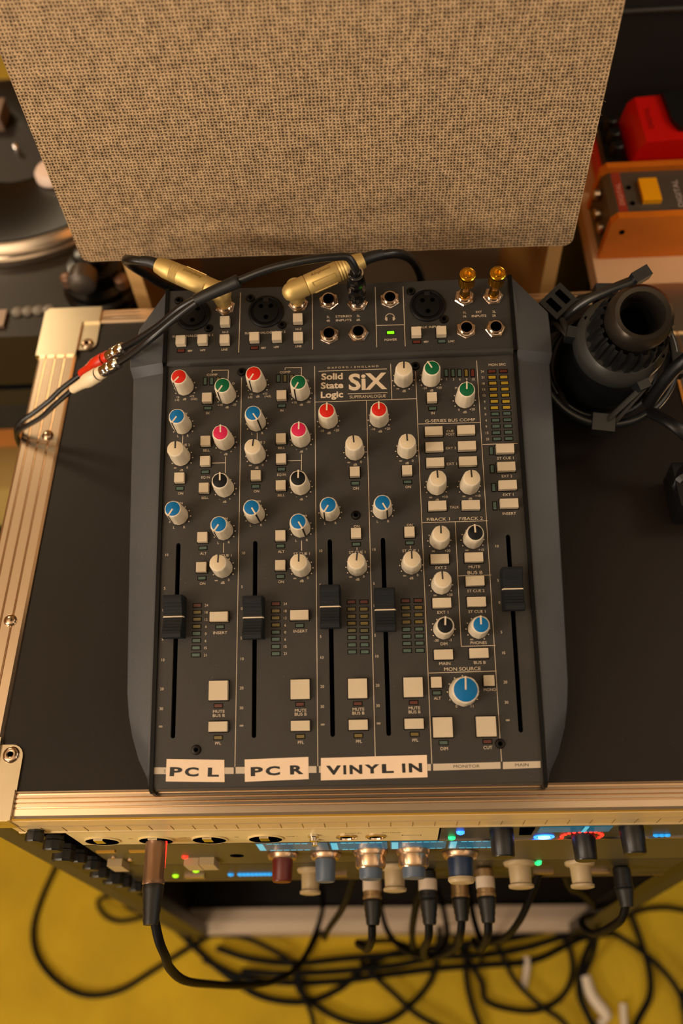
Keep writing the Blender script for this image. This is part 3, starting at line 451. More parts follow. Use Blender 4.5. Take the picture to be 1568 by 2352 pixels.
# --- screws, sockets
SCR = lathe('panel_screw', [(.0035, 0), (.0035, .0006), (.003, .0014), (.0017, .0016), (.0015, .0006)], 20); SCR.materials.append(mat('black_screw', (28, 26, 25), .3, metal=.7))
HEX = lathe('screw_recess', [(.0015, .0007), (.0014, .00075)], 6); HEX.materials.append(M_void)
for L, M_ in ((SCREWS, MP), (SCREWS2, MC)):
    for u, v in L:
        s = obj('panel_screw', SCR, None, mix, M_ @ T(u*mm, v*mm, 0)); obj('screw_recess', HEX, None, s)
XR = lathe('microphone_socket', [(.0139, 0), (.0139, .0012), (.0132, .0019), (.0121, .0020), (.0117, .0014), (.0117, .0004), (.0097, .0003), (.0096, .0012), (.0088, .0014)], 48); XR.materials.append(M_sock)
XH = lathe('pin_hole', [(.0019, .0016), (.0018, .00165)], 12); XH.materials.append(M_void)
XN = box('key_notch', -.0022, .0022, .0085, .0118, .0004, .0016, bevel=.0003); XN.materials.append(M_black)
for u, v in XLR:
    s = obj('microphone_socket', XR, None, mix, MC @ T(u*mm, v*mm, 0)); obj('key_notch', XN, None, s)
    for a in (-40, 40, 180): obj('pin_hole', XH, None, s, T(.0061*math.sin(R(a)), .0058*math.cos(R(a)) if a != 180 else -.0052, 0))
NUT = lathe('hex_nut', [(.0081, 0), (.0081, .0014), (.0074, .0020)], 6, smooth=20); NUT.materials.append(M_nickel)
BSH = lathe('threaded_bush', [(.0067, .0018), (.0063, .0028), (.0056, .0030), (.0056, .0048), (.0052, .0052), (.0043, .0052), (.0041, .0046), (.0041, .001)], 30, cap1=False); BSH.materials.append(M_nickel)
HOL = lathe('socket_hole', [(.0041, .0030), (.0040, .0031)], 20); HOL.materials.append(M_void)
for u, v in JACKS:
    s = obj('jack_socket', NUT, None, mix, MC @ T(u*mm, v*mm, 0) @ RZ(random.uniform(0, 60))); obj('threaded_bush', BSH, None, s); obj('socket_hole', HOL, None, s)
# ------------------------------------------------------------------ room shell
FZ = -.88
def carpet():
    m = mat('mustard_carpet', (196, 164, 18), .95, bump=1.0, bscale=900, var=.18, vscale=9); m.node_tree.nodes['Principled BSDF'].inputs['Sheen Weight'].default_value = .4; return m
tag(obj('floor', box('floor', -3, 3, -2.2, 3.6, FZ-.05, FZ), carpet()), kind='structure')
wallm = mat('ochre_wall', (190, 140, 60), .8, var=.05)
tag(obj('wall_back', box('wall_back', -3, 3, 3.6, 3.7, FZ, 1.8), wallm), kind='structure')
M_wall2 = mat('warm_white_wall', (214, 200, 175), .85)
tag(obj('ceiling', box('ceiling', -3, 3, -2.2, 3.6, 1.62, 1.7), M_wall2), kind='structure')
tag(obj('wall_left', box('wall_left', -3.1, -3, -2.2, 3.6, FZ, 1.62), wallm), kind='structure')
# unseen dark panel, added so the front rail mirrors a darker middle band
bf = empty('overhead_blocker', (-.06, .55, 1.42), 'dark panel added out of view above the case to darken the rail reflection', 'light blocker')
obj('blocker_panel', box('blocker_panel', -.43, .43, -.55, .75, -.03, .03, bevel=.006), mat('blocker_dark', (30, 29, 30), .95), bf)
for x in (-.36, .36):
    for y in (-.45, .65): obj('blocker_wire', tube('blocker_wire', [(x, y, .029), (x, y, .12), (x, y, .1985)], .0015), M_chrome, bf)
# ------------------------------------------------------------------ flight case
X0, X1, Y0, Y1 = -.2893, .331, -.0175, .4632
case = empty('flight_case', (0.02, .22, FZ), 'black laminated rack flight case with aluminium edging under the mixing console', 'case')
CI = case.matrix_world.inverted(); CT = T(-.02, -.22, -FZ)
def cobj(n, m, material, M=None): return obj(n, m, material, case, CT @ (M or Matrix()))
cobj('top_panel', box('top_panel', X0+.03, X1-.03, .0, Y1-.012, -.009, 0), M_ply)
# ridged rail section: w across from the inner edge outward, z height
def railsec(wid, drop):
    P = [(-.001, -.003), (0, .0012), (.0022, .0020)]
    for i in range(1, 4):
        c = wid*i/4+.001; P += [(c-.0009, .0020), (c-.0004, .0012), (c+.0002, .0026), (c+.0010, .0020)]
    P += [(wid-.003, .0020), (wid-.001, .0014), (wid, -.0012), (wid, -drop), (wid-.0025, -drop), (wid-.0025, -.006), (0, -.006)]
    return P
wl = .0365
cobj('edge_rail', prism('edge_rail', [(X0+wl-w, z) for w, z in railsec(wl, .03)], -.012, Y1-.004, 'Y'), M_alu)
cobj('edge_rail', prism('edge_rail', [(X1-wl+w, z) for w, z in railsec(wl, .03)], -.012, Y1-.004, 'Y'), M_alu)
cobj('edge_rail', prism('edge_rail', [(.4455+w, z) for w, z in railsec(.0175, .03)], X0+.01, X1-.01, 'X'), M_alu)
wf = .0195
fr = [(.0025, -.003), (.0018, .0010), (.0008, .0012), (-.0002, .0004), (-.0008, .0014), (-.0028, .0014), (-.0034, .0005), (-.0041, .0014), (-.0060, .0013), (-.0066, .0004), (-.0073, .0013), (-.0092, .0012), (-.0098, .0005), (-.0106, .0010), (-.0150, .0006), (-.0168, -.0006), (-.0176, -.0030), (-.0176, -.0190), (-.0150, -.0190), (-.0150, -.006), (.0025, -.006)]
cobj('edge_rail', prism('edge_rail', fr, X0+.012, X1-.012, 'X'), M_alu)
cobj('rail_face', box('rail_face', X0+.05, X1-.05, -.0180, -.0175, -.0188, -.0032), mat('satin_aluminium', (226, 200, 150), .4, metal=.4))
cobj('body_rail', prism('body_rail', [(-.0178, -.0238), (-.0178, -.0375), (-.0185, -.0385), (-.0185, -.0412), (-.0170, -.0420), (-.012, -.0420), (-.012, -.0238)], X0+.045, X1-.045, 'X'), mat('satin_aluminium', (226, 200, 150), .4, metal=.4))
bm = bmesh.new()
for i in range(36): box_bm(bm, X0+.05+i*.0158, X0+.0503+i*.0158, -.0181, -.0178, -.0370, -.0240)
tag(cobj('rail_tick_marks', fin(bm, 'rail_tick_marks'), mat('tick_brown', (120, 92, 52), .6)), kind='stuff')
cobj('lid_gap_shade', box('lid_gap_shade', X0+.02, X1-.02, -.0145, -.010, -.0245, -.0186), M_void)  # dark strip standing in for the shade inside the lid gap
def bracket(sx, sy):
    bm = bmesh.new(); x = X0 if sx < 0 else X1; y = Y0 if sy < 0 else Y1; s = -sx; t = -sy; wy = .0180 if sy > 0 else .0200
    def pr(P, z0, z1): prism_bm(bm, P if s*t > 0 else P[::-1], z0, z1, 'Z')
    P = [(x+s*.0030, y-t*.0012), (x+s*.054, y-t*.0012), (x+s*.054, y+t*wy), (x+s*.0372, y+t*wy), (x+s*.0366, y+t*.058), (x-s*.0012, y+t*.058), (x-s*.0012, y+t*.0030)]
    pr(P, .0012, .0042)
    P = [(x+s*.0368, y+t*(wy-.002)), (x+s*.0542, y+t*(wy-.002)), (x+s*.0542, y+t*(wy+.022))]
    for i in range(6): a = R(i*18); P.append((x+s*(.0452+.009*math.cos(a)), y+t*(wy+.024+.009*math.sin(a))))
    P += [(x+s*.0368, y+t*(wy+.033))]
    pr(P, .0002, .0018); xa, xb = sorted((x-s*.0014, x+s*.002)); ya, yb = sorted((y+t*.0012, y+t*.058))
    box_bm(bm, xa, xb, ya, yb, -.045, .003); xa, xb = sorted((x+s*.001, x+s*.052)); ya, yb = sorted((y-t*.0014, y+t*.0015)); box_bm(bm, xa, xb, ya, yb, -.019, .003)
    return fin(bm, 'corner_bracket', 35, .0007, 2)
RV = lathe('rivet', [(.0062, 0), (.0060, .0010), (.0048, .0022), (.0030, .0026), (.0021, .0022), (.0019, .0006)], 24); RV.materials.append(M_rivet)
DR = lathe('dome_rivet', [(.0052, 0), (.0050, .0012), (.0040, .0024), (.0020, .0031), (.0006, .0033)], 20); DR.materials.append(M_rivet)
RH = lathe('rivet_hole', [(.0019, .0012), (.0018, .0013)], 14); RH.materials.append(M_void)
for sx in (-1, 1):
    for sy in (-1, 1):
        b = cobj('corner_bracket', bracket(sx, sy), M_brk); x = (X0+.0455) if sx < 0 else X1-.0455; y = (Y0+.0455) if sy < 0 else Y1-.044
        r = obj('rivet', RV, None, b, T(x, y, .0016)); obj('rivet_hole', RH, None, r)
for x, y in ((-.2644, .3134), (-.2643, .1343), (.306, .3134), (.306, .1343)): cobj('dome_rivet', DR, None, T(x, y, .0018))
# body below the lid
for n, m in (('side_wall', box('side_wall', X0+.002, X0+.012, -.004, Y1-.004, FZ+.02, -.02)), ('side_wall', box('side_wall', X1-.012, X1-.002, -.004, Y1-.004, FZ+.02, -.02)),
             ('back_wall', box('back_wall', X0+.012, X1-.012, Y1-.014, Y1-.004, FZ+.02, -.02)), ('base_board', box('base_board', X0+.012, X1-.012, .03, Y1-.014, FZ+.012, FZ+.022))):
    cobj(n, m, M_ply)
M_aludim = mat('shaded_aluminium', (66, 62, 48), .5, metal=.5)  # aluminium darkened in colour for the shade on the upright front edges
for s, x in ((1, X0), (-1, X1)):
    q = [(x, -.006), (x+s*.030, -.006), (x+s*.030, -.004), (x+s*.022, -.0045), (x+s*.021, -.0065), (x+s*.012, -.0065), (x+s*.011, -.0045), (x+s*.002, -.004), (x+s*.002, .034), (x, .034)]
    cobj('corner_rail', prism('corner_rail', q if s > 0 else q[::-1], FZ+.01, -.024, 'Z'), M_aludim)
cobj('bottom_rail', prism('bottom_rail', [(-.004, FZ+.002), (-.004, FZ+.045), (.012, FZ+.050), (.030, FZ+.050), (.030, FZ+.002)], X0, X1, 'X'), mat('worn_aluminium', (196, 176, 156), .6, metal=.2))
for s in (1, -1):
    x = X0+.03 if s > 0 else X1-.03
    cobj('rack_strip', box('rack_strip', min(x, x+s*.018), max(x, x+s*.018), -.012, .002, -.80, -.03), mat('black_steel', (22, 22, 22), .4, metal=.5))
# ------------------------------------------------------------------ rack units in the case (five rack heights)
FY = -.018
def ledmat(n, c, s): return mat('lit_'+n, c, .3, emit=c, estr=s)
M_redled = ledmat('red', (255, 40, 25), 3.0); M_blueled = ledmat('blue', (40, 120, 255), 4.0); M_cyanled = ledmat('cyan', (25, 150, 225), 1.1); M_grnled = ledmat('green', (30, 230, 120), 2.4); M_limeled = ledmat('lime', (150, 225, 20), 1.8)
M_scr = ledmat('screen_teal', (10, 92, 124), .5); M_scrb = ledmat('screen_bar', (90, 185, 215), .8); M_scrd = mat('screen_grey', (70, 96, 112), .3, emit=(60, 90, 110), estr=.3)
def unit(name, label, x0, x1, z0, z1, material, depth=.2, cat='rack unit'):
    t = empty(name, ((x0+x1)/2, FY+depth/2, z0), label, cat); M = T(-(x0+x1)/2, -FY-depth/2, -z0)
    p = obj('front_panel', box('front_panel', x0, x1, FY, FY+.004, z0+.0006, z1-.0006, bevel=.0006), material, t, M)
    obj('chassis', box('chassis', max(x0, -.235)+.012, min(x1, .277)-.012, FY+.004, FY+depth, z0+.002, z1-.002), M_black, t, M)
    return t, M
def rx(x, z, y=FY): return T(x, y, z) @ RX(90)          # local +z points at the viewer (-Y)
# silver interface
M_silver = mat('champagne_panel', (226, 204, 150), .45, metal=.1, var=.04, vscale=25)
sil, SM = unit('audio_interface', 'silver rack audio interface with four combo sockets, top left of the rack', -.211, .065, -.0885, -.0425, M_silver)
CB = lathe('combo_socket', [(.0138, 0), (.0138, .0010), (.0128, .0013), (.0126, -.001)], 28, cap1=False); CB.materials.append(M_silver)
CBH = lathe('combo_opening', [(.0127, .0002), (.0126, .0011)], 24); CBH.materials.append(M_void)
CBL = box('release_tab', -.0035, .0035, .001, .012, .0008, .0026, bevel=.0004); CBL.materials.append(M_chrome)
for i, x in enumerate((-.1912, -.1497, -.1085, -.0655)):
    s = obj('combo_socket', CB, None, sil, SM @ rx(x, -.0715)); obj('combo_opening', CBH, None, s); obj('release_tab', CBL, None, s)
SW = lathe('toggle_button', [(.0042, 0), (.0042, .0015), (.0030, .002), (.0028, .0045), (.0012, .005)], 16); SW.materials.append(M_chrome)
for z in (-.063, -.080): obj('toggle_button', SW, None, sil, SM @ rx(-.0286, z))
OJ = lathe('phones_socket', [(.0078, 0), (.0078, .0010), (.0062, .0016), (.0058, 0)], 24, cap1=False); OJ.materials.append(M_nickel)
OJH = lathe('socket_hole', [(.0058, .0002), (.0057, .0004)], 20); OJH.materials.append(M_void)
for x in (-.0042, .0179):
    s = obj('phones_socket', OJ, None, sil, SM @ rx(x, -.0695)); obj('socket_hole', OJH, None, s)
V, F = [], []
for i, x in enumerate((-.168, -.127, -.087, -.045)): add_text(V, F, 'LINE 1' if i % 2 else 'IN', x*1000, -66, 2.2, 0, z=0)
add_text(V, F, 'DIGITAL', 2, -58, 2.4); add_text(V, F, 'OUTPUT', 30, -58, 2.4); seg(V, F, 38, -68, 52, -68, .5); seg(V, F, 38, -70, 38, -66, .4); seg(V, F, 52, -70, 52, -66, .4)
obj('printed_legend', mesh('unit_legend', [(a*mm, FY-.0001, b*mm) for a, b, c in V], F), mat('grey_ink', (70, 60, 42), .6), sil, SM)
# dark digital unit beside it
M_navy = mat('dark_blue_panel', (34, 52, 72), .35, metal=.3)
dig, DM = unit('monitor_controller', 'dark blue-grey rack controller with glowing screen and black knobs, top right of the rack', .0665, .278, -.0885, -.0425, M_navy)
def knobround(nm, r, l, material, skirt=0, taper=.0006):
    pr = ([(skirt, 0), (skirt, .0012), (skirt-.001, .003), (r+.001, .0034)] if skirt else [(r, 0)]) + [(r, .004), (r-taper, l-.001), (r-taper-.0008, l), (r*.5, l+.0002)]
    m = lathe(nm, pr, 36, lambda a, z: 1+.012*math.cos(18*a), 40); m.materials.append(material); return m
M_kblack = mat('satin_black_knob', (14, 16, 22), .35)
KBK = knobround('rotary_knob', .0088, .019, M_kblack)
for x, z in ((.1108, -.0555), (.1735, -.0735), (.2040, -.0500)): obj('rotary_knob', KBK, None, dig, DM @ rx(x, z))
def pbox(nm, x0, x1, z0, z1, material, parent, M, d=.0006, y=FY): return obj(nm, box(nm, x0, x1, y-d, y+.0002, z0, z1), material, parent, M)
pbox('screen', .138, .190, -.0625, -.045, M_scr, dig, DM); pbox('screen_bar', .170, .173, -.0625, -.045, M_scrb, dig, DM, .0008)
for i in range(5): pbox('vent_slot', .1235+i*.0005, .1345, -.0500-i*.0052, -.0475-i*.0052, M_void, dig, DM)
LD = lathe('status_light', [(.0024, 0), (.0022, .0012), (.001, .0018)], 14)
def led(x, z, m, parent, M, s=1.0): return obj('status_light', cm(LD, m), None, parent, M @ rx(x, z) @ Matrix.Scale(s, 4))
led(.0809, -.0577, M_blueled, dig, DM, 1.3); led(.0756, -.0775, M_grnled, dig, DM, 1.2)
RG = lathe('light_ring', [(.0092, 0), (.0092, .0008), (.0070, .0008), (.0070, 0)], 32, cap0=False, cap1=False)
o = obj('light_ring', cm(RG, M_blueled), None, dig, DM @ rx(.1454, -.0800) @ Matrix.Scale(.85, 4)); obj('push_switch', lathe('push_switch', [(.0055, 0), (.0055, .0016), (.002, .002)], 24), ledmat('ice', (150, 195, 255), 2.2), o)
for i in range(15):
    a = R(-20+i*220/14); led(.1735+.0150*math.cos(a), -.0785+.0150*math.sin(a), M_redled, dig, DM, .62)
for i in range(3): led(.2290+i*.0042, -.0790, M_cyanled, dig, DM, 1.0)
pbox('trim_strip', .0665, .278, -.0885, -.0868, M_nickel, dig, DM, .001)
# two-height channel strip unit with small displays
M_olive = mat('olive_grey_panel', (88, 80, 56), .45, metal=.2, var=.06, vscale=30)
chs, CM_ = unit('channel_strip_unit', 'olive-grey two-height rack unit with four blue displays and capped knobs', -.211, .278, -.1775, -.0892, M_olive)
for i, (x0, x1) in enumerate(((-.0765, -.0200), (-.0185, .0265), (.0290, .0725), (.0745, .1180))):
    pbox('display', x0, x1, -.1180, -.0900, M_scrd if i == 0 else M_scr, chs, CM_); pbox('display_bar', x0+.001, x0+.006, -.1165, -.0915, M_scrb, chs, CM_, .0008)
    for zz in (-.0912, -.1165):
        for k in range(6): pbox('display_line', x0+.009+k*.0055, x0+.0135+k*.0055, zz-.0006, zz+.0006, M_scrb, chs, CM_, .0008)
M_greyk = mat('blue_grey_knob', (78, 92, 112), .4); M_redk = mat('maroon_knob', (96, 24, 20), .4); M_bluek = mat('navy_knob', (18, 42, 74), .4); M_crk = mat('ivory_knob', (182, 160, 124), .4); M_stl = mat('steel_skirt', (200, 170, 140), .25, metal=.9)
for x, z, c, r in ((-.0593, -.1335, M_redk, .0084), (-.0243, -.1355, M_greyk, .0084), (.0126, -.1255, M_greyk, .0096), (.0469, -.1235, M_greyk, .0096), (.0854, -.139, M_bluek, .0104)):
    k = obj('capped_knob', cm(knobround('capped_knob', r, .022, c, skirt=r+.0045), c), None, chs, CM_ @ rx(x, z))
    obj('knob_skirt', lathe('knob_skirt', [(r+.0046, .0002), (r+.0048, .0012), (r+.003, .0046), (r+.0008, .0052)], 36), M_stl, k)
    if c is M_bluek: obj('knob_tip', lathe('knob_tip', [(r+.0004, .0195), (r+.0006, .0215), (r-.001, .0235), (r*.5, .024)], 36), M_crk, k)
    if c is M_greyk and x > 0: obj('knob_collar', lathe('knob_collar', [(r+.0025, .004), (r+.0025, .0125), (r+.001, .0145), (r-.001, .0145)], 36), M_stl, k)
PADM = mat('amber_pad', (190, 140, 40), .4)
for x in (-.1999, -.1731): pbox('amber_key', x-.0075, x+.0075, -.1148, -.1098, PADM, chs, CM_, .0015)
for x, z in ((-.2019, -.160), (-.1372, -.160), (-.1240, -.158)):
    o = pbox('rocker_switch', x-.0062, x+.0062, z-.013, z+.013, M_crk, chs, CM_, .006)
led(-.1413, -.1400, M_redled, chs, CM_, 1.15)
for x, z in ((-.2010, -.1385), (-.1900, -.1500), (-.1700, -.1400)): led(x, z, M_stl, chs, CM_, 1.0)
obj('panel_hole', OJH, None, chs, CM_ @ rx(-.098, -.140))
# two-height patch unit below
M_dk = mat('dark_olive_panel', (60, 56, 44), .45, metal=.25, var=.06, vscale=30)
pat, PM_ = unit('patch_unit', 'dark rack unit with ivory knobs and a blue light row, lowest in the rack', -.211, .278, -.2580, -.1782, M_dk)
for x, z, r in ((-.0424, -.2080, .0080), (.0318, -.1980, .0088), (.1390, -.1870, .0095), (.1910, -.1900, .0088)):
    k = obj('ivory_knob', cm(knobround('ivory_knob', r, .0205, M_crk, skirt=r+.004), M_crk), None, pat, PM_ @ rx(x, z)); obj('knob_lip', lathe('knob_lip', [(r-.0004, .0175), (r+.0012, .0185), (r+.0010, .0205), (r-.001, .021)], 36), M_crk, k)
led(-.1445, -.2050, M_limeled, pat, PM_, 1.25); led(-.1683, -.2310, M_limeled, pat, PM_, 1.2); led(.1556, -.1900, M_grnled, pat, PM_, 1.2); led(.1556, -.1830, M_grnled, pat, PM_, .9)
led(-.1168, -.2275, M_cyanled, pat, PM_, 1.2)
for i in range(8): led(-.1080+i*.0038, -.2275, M_cyanled, pat, PM_, 1.2)
for x in (-.150, -.02, .055, .105, .165, .215): pbox('blank_key', x-.009, x+.009, -.2330, -.2250, M_stl, pat, PM_, .003)
pbox('lower_trim', -.211, .278, -.258, -.2555, mat('brass_edge', (120, 100, 50), .4, metal=.5), pat, PM_, .001)
# black thumbscrews at the left edge
TS = lathe('thumbscrew', [(.0085, 0), (.0085, .004), (.0095, .005), (.0095, .013), (.008, .0145)], 18, lambda a, z: 1+.06*math.cos(9*a)); TS.materials.append(M_rub)
for x, z in ((-.2300, -.034), (-.2245, -.060), (-.2273, -.094), (-.2228, -.118), (-.2212, -.148), (-.2225, -.1776), (-.2178, -.205), (-.2165, -.2324), (-.212, -.262)):
    cobj('thumbscrew', TS, None, rx(x, z, -.0165) @ Matrix.Scale(random.uniform(.65, .95), 4))
# ------------------------------------------------------------------ plugs and cables at the rack
def cable(name, label, pts, r, cat='cable', group=None, k=8, n=8, material=None):
    t = tag(obj(name, tube(name, pts, r, n=n, k=k), material or M_cablef), label, cat, group); return t
def rackplug(label, x, z, y1, body, tape=True, tail=None, r=.0078):
    t = empty('cable_with_plug', (x, FY, z), label, 'cable'); I = T(-x, -FY, -z); L = FY-y1
    obj('plug_shell', lathe('plug_shell', [(r*.8, .0005), (r, .002), (r, L*.46), (r*1.06, L*.47), (r*1.06, L*.52), (r*.9, L*.54)], 24), body, t, T(0, 0, 0) @ RX(90))
    if tape: obj('tape_label', lathe('tape_label', [(r*1.05, L*.18), (r*1.05, L*.38)], 24), mat('tape_white', (214, 196, 178), .6), t, RX(90))
    obj('strain_relief', lathe('strain_relief', [(r*.95, L*.52)]+[(r*(1.02-.042*i)+(.0004 if i % 2 else 0), L*(.54+.055*i)) for i in range(9)], 20), M_rub, t, RX(90))
    obj('cord', tube('cord', [Vector(q)-Vector((x, FY, z)) for q in tail], .0036, n=8), M_cablef, t)
    return t
M_clear = mat('smoked_clear_shell', (140, 110, 90), .25, metal=.6)
t = rackplug('black cable with a smoky metal plug in the second silver socket', -.1497, -.0715, -.079, M_clear, False,
             [(-.1475, -.074, -.0725), (-.145, -.088, -.082), (-.145, -.096, -.105), (-.149, -.101, -.14), (-.149, -.106, -.2), (-.145, -.103, -.3), (-.127, -.099, -.4), (-.102, -.088, -.5), (-.082, -.058, -.6), (-.066, .005, -.70), (-.075, .05, -.80), (-.10, .05, -.868)])
t.rotation_euler = (0, 0, R(2))
pbox('lit_ring', -.1455, -.1415, -.0745, -.0715, M_redled, sil, SM, .02)
M_plug = mat('tan_plug_shell', (180, 150, 110), .35, metal=.8)
rackplug('black cable with white-taped plug under the third small display', .0117, -.2180, -.0640, M_plug, True, [(.0110, -.062, -.2180), (.010, -.073, -.235), (.004, -.074, -.30), (-.010, -.055, -.45), (-.006, -.035, -.65), (.03, -.02, -.80), (.08, -.03, -.868)])
rackplug('black cable with white-taped plug left of the navy knob', .0610, -.2180, -.0640, M_rub, True, [(.0605, -.060, -.2180), (.060, -.072, -.24), (.058, -.073, -.33), (.065, -.070, -.45), (.085, -.055, -.55), (.10, -.02, -.66), (.09, .05, -.75), (.05, .08, -.85)])
rackplug('black cable with plug straight below the navy knob', .0900, -.2300, -.0600, M_plug, False, [(.090, -.057, -.2300), (.089, -.068, -.25), (.090, -.070, -.34), (.075, -.068, -.46), (.045, -.055, -.55), (.02, -.02, -.62), (.01, .05, -.70), (.02, .1, -.85)])
rackplug('black cable with white-taped plug right of the navy knob', .1110, -.2100, -.0640, M_plug, True, [(.111, -.060, -.2100), (.111, -.072, -.23), (.112, -.073, -.32), (.12, -.05, -.5), (.14, -.03, -.7), (.16, -.04, -.868)])
rackplug('black cable with all-black plug at the right end of the rack', .2312, -.2142, -.0520, M_rub, False, [(.231, -.049, -.2142), (.228, -.060, -.24), (.226, -.058, -.35), (.245, -.03, -.5), (.30, .0, -.7), (.345, .01, -.868)])
cable('patch_cable', 'thin black cable looping below the two ivory knobs', [(.165, -.016, -.245), (.150, -.050, -.30), (.140, -.058, -.40), (.128, -.045, -.5), (.125, .02, -.58), (.13, .1, -.65)], .0034, group=None)
cable('patch_cable', 'thin black cable slanting right across the open rack front', [(.190, -.016, -.262), (.205, -.02, -.32), (.235, -.012, -.42), (.27, -.005, -.55), (.30, -.004, -.68), (.32, -.03, -.82), (.31, -.06, -.874)], .0038)
cable('patch_cable', 'thin black cable dropping from the left middle of the rack', [(-.005, -.012, -.262), (-.02, -.03, -.35), (-.045, -.035, -.5), (-.06, -.03, -.65), (-.075, -.01, -.78), (-.10, -.03, -.872)], .0034)
cable('patch_cable', 'thin black cable hanging left of the taped plugs', [(.062, -.012, -.262), (.052, -.035, -.34), (.050, -.05, -.45), (.058, -.055, -.58), (.085, -.05, -.68), (.10, -.02, -.80), (.09, .03, -.87)], .0036)
# floor cables
FC = -.8745
FL_ = [
 ('large single black cable loop on the carpet at far left', .0042, [(-.500,.14),(-.512,.096),(-.525,.055),(-.531,.011),(-.519,-.027),(-.489,-.058),(-.452,-.078),(-.418,-.083),(-.38,-.075),(-.342,-.054),(-.292,-.024),(-.253,-.003),(-.214,.015),(-.15,.03)]),
 ('small black cable loop beside the left case side', .0038, [(-.35,.08),(-.40,.060),(-.43,.049),(-.42,.029),(-.398,.019),(-.371,.021),(-.338,.031),(-.300,.05)]),
 ('second short black cable curl beside the left case side', .0034, [(-.44,.085),(-.405,.062),(-.385,.040),(-.362,.032),(-.33,.034)]),
 ('black cable sweeping low across the middle of the carpet', .0046, [(-.33,.03),(-.279,-.015),(-.223,-.057),(-.169,-.086),(-.104,-.093),(-.052,-.076),(-.013,-.047),(.027,-.03),(.08,-.024),(.132,-.019),(.192,-.007)]),
 ('black cable curving to the lower edge left of centre', .0038, [(-.30,.0),(-.28,-.003),(-.212,-.004),(-.158,-.022),(-.118,-.049),(-.104,-.087),(-.09,-.122),(-.085,-.2)]),
 ('black cable loop touching the lower edge at centre', .0042, [(-.12,-.05),(-.11,-.081),(-.065,-.11),(-.02,-.122),(.024,-.116),(.07,-.082),(.091,-.048),(.10,.0)]),
 ('round black cable loop on the carpet right of centre', .0040, [(.118,.0),(.138,-.036),(.158,-.068),(.162,-.092),(.19,-.103),(.234,-.106),(.273,-.089),(.294,-.055),(.289,-.014),(.254,.016)]),
 ('black cable running down through the round loop', .0038, [(.16,.03),(.185,-.019),(.206,-.066),(.24,-.1),(.269,-.12),(.30,-.16)]),
 ('vertical black cable right of the white cable ends', .0046, [(.375,.09),(.388,.034),(.399,-.015),(.405,-.056),(.399,-.09),(.374,-.124),(.35,-.17)]),
 ('black cable leaving to the right edge, uppermost', .0040, [(.34,.0),(.386,.021),(.426,.03),(.47,.027),(.56,.0)]),
 ('black cable crossing to the lower right corner', .0042, [(.29,.01),(.337,.004),(.385,-.021),(.424,-.056),(.443,-.09),(.446,-.13)]),
 ('black cable dropping between the white cable ends', .0050, [(.35,.02),(.336,-.002),(.310,-.043),(.299,-.084),(.312,-.124),(.33,-.17)]),
 ('black cable curl at the lower right corner', .0042, [(.52,-.06),(.48,-.072),(.452,-.085),(.446,-.105),(.455,-.125),(.49,-.13)]),
 ('black cable lying left to right in the middle bundle', .0046, [(-.20,-.052),(-.144,-.056),(-.065,-.054),(.026,-.047),(.092,-.036),(.157,-.034),(.223,-.025),(.29,-.008),(.358,.009)]),
 ('black cable in the bundle, nearest to the case', .0046, [(-.24,-.02),(-.19,-.035),(-.12,-.042),(-.04,-.036),(.05,-.030),(.12,-.020),(.20,-.012),(.27,.002),(.34,.020)]),
 ('black cable in the bundle, nearest to the viewer', .0046, [(-.26,-.035),(-.20,-.06),(-.13,-.068),(-.05,-.066),(.02,-.058),(.10,-.050),(.17,-.046),(.24,-.040),(.31,-.012),(.36,-.004)]),
 ('black cable making a wide arch at lower centre', .0040, [(-.02,-.04),(.0,-.06),(.03,-.085),(.06,-.11),(.10,-.13),(.14,-.15)]),
 ('black cable running straight down at centre right', .0044, [(.140,-.02),(.136,-.06),(.142,-.10),(.155,-.14),(.16,-.18)]),
]
for i, (lab, r, pts) in enumerate(FL_):
    cable('floor_cable', lab, [(x, y, FC+r-.0045+(.009 if (i % 3 == 1 and 0 < j < len(pts)-1) else (.004 if i % 3 == 2 else 0))) for j, (x, y) in enumerate(pts)], r, group='black cables on the carpet', k=6)
M_wht = mat('white_cable_plastic', (222, 208, 190), .5)
cable('white_cable_end', 'short white cable end lying on the carpet, leftmost of three', [(.229, -.036, FC), (.226, -.055, FC), (.218, -.079, FC)], .0055, 'cable', 'white cable ends on the carpet', material=M_wht)
cable('white_cable_end', 'thick white bent plug on the carpet, middle of three', [(.310, -.062, FC+.003), (.317, -.088, FC+.003), (.333, -.112, FC+.003), (.322, -.124, FC+.003)], lambda t: .0085 if t < .75 else .006, 'cable', 'white cable ends on the carpet', material=M_wht)
cable('white_cable_end', 'short white cable end lying on the carpet, rightmost of three', [(.3605, -.098, FC), (.358, -.13, FC), (.356, -.18, FC)], .0055, 'cable', 'white cable ends on the carpet', material=M_wht)
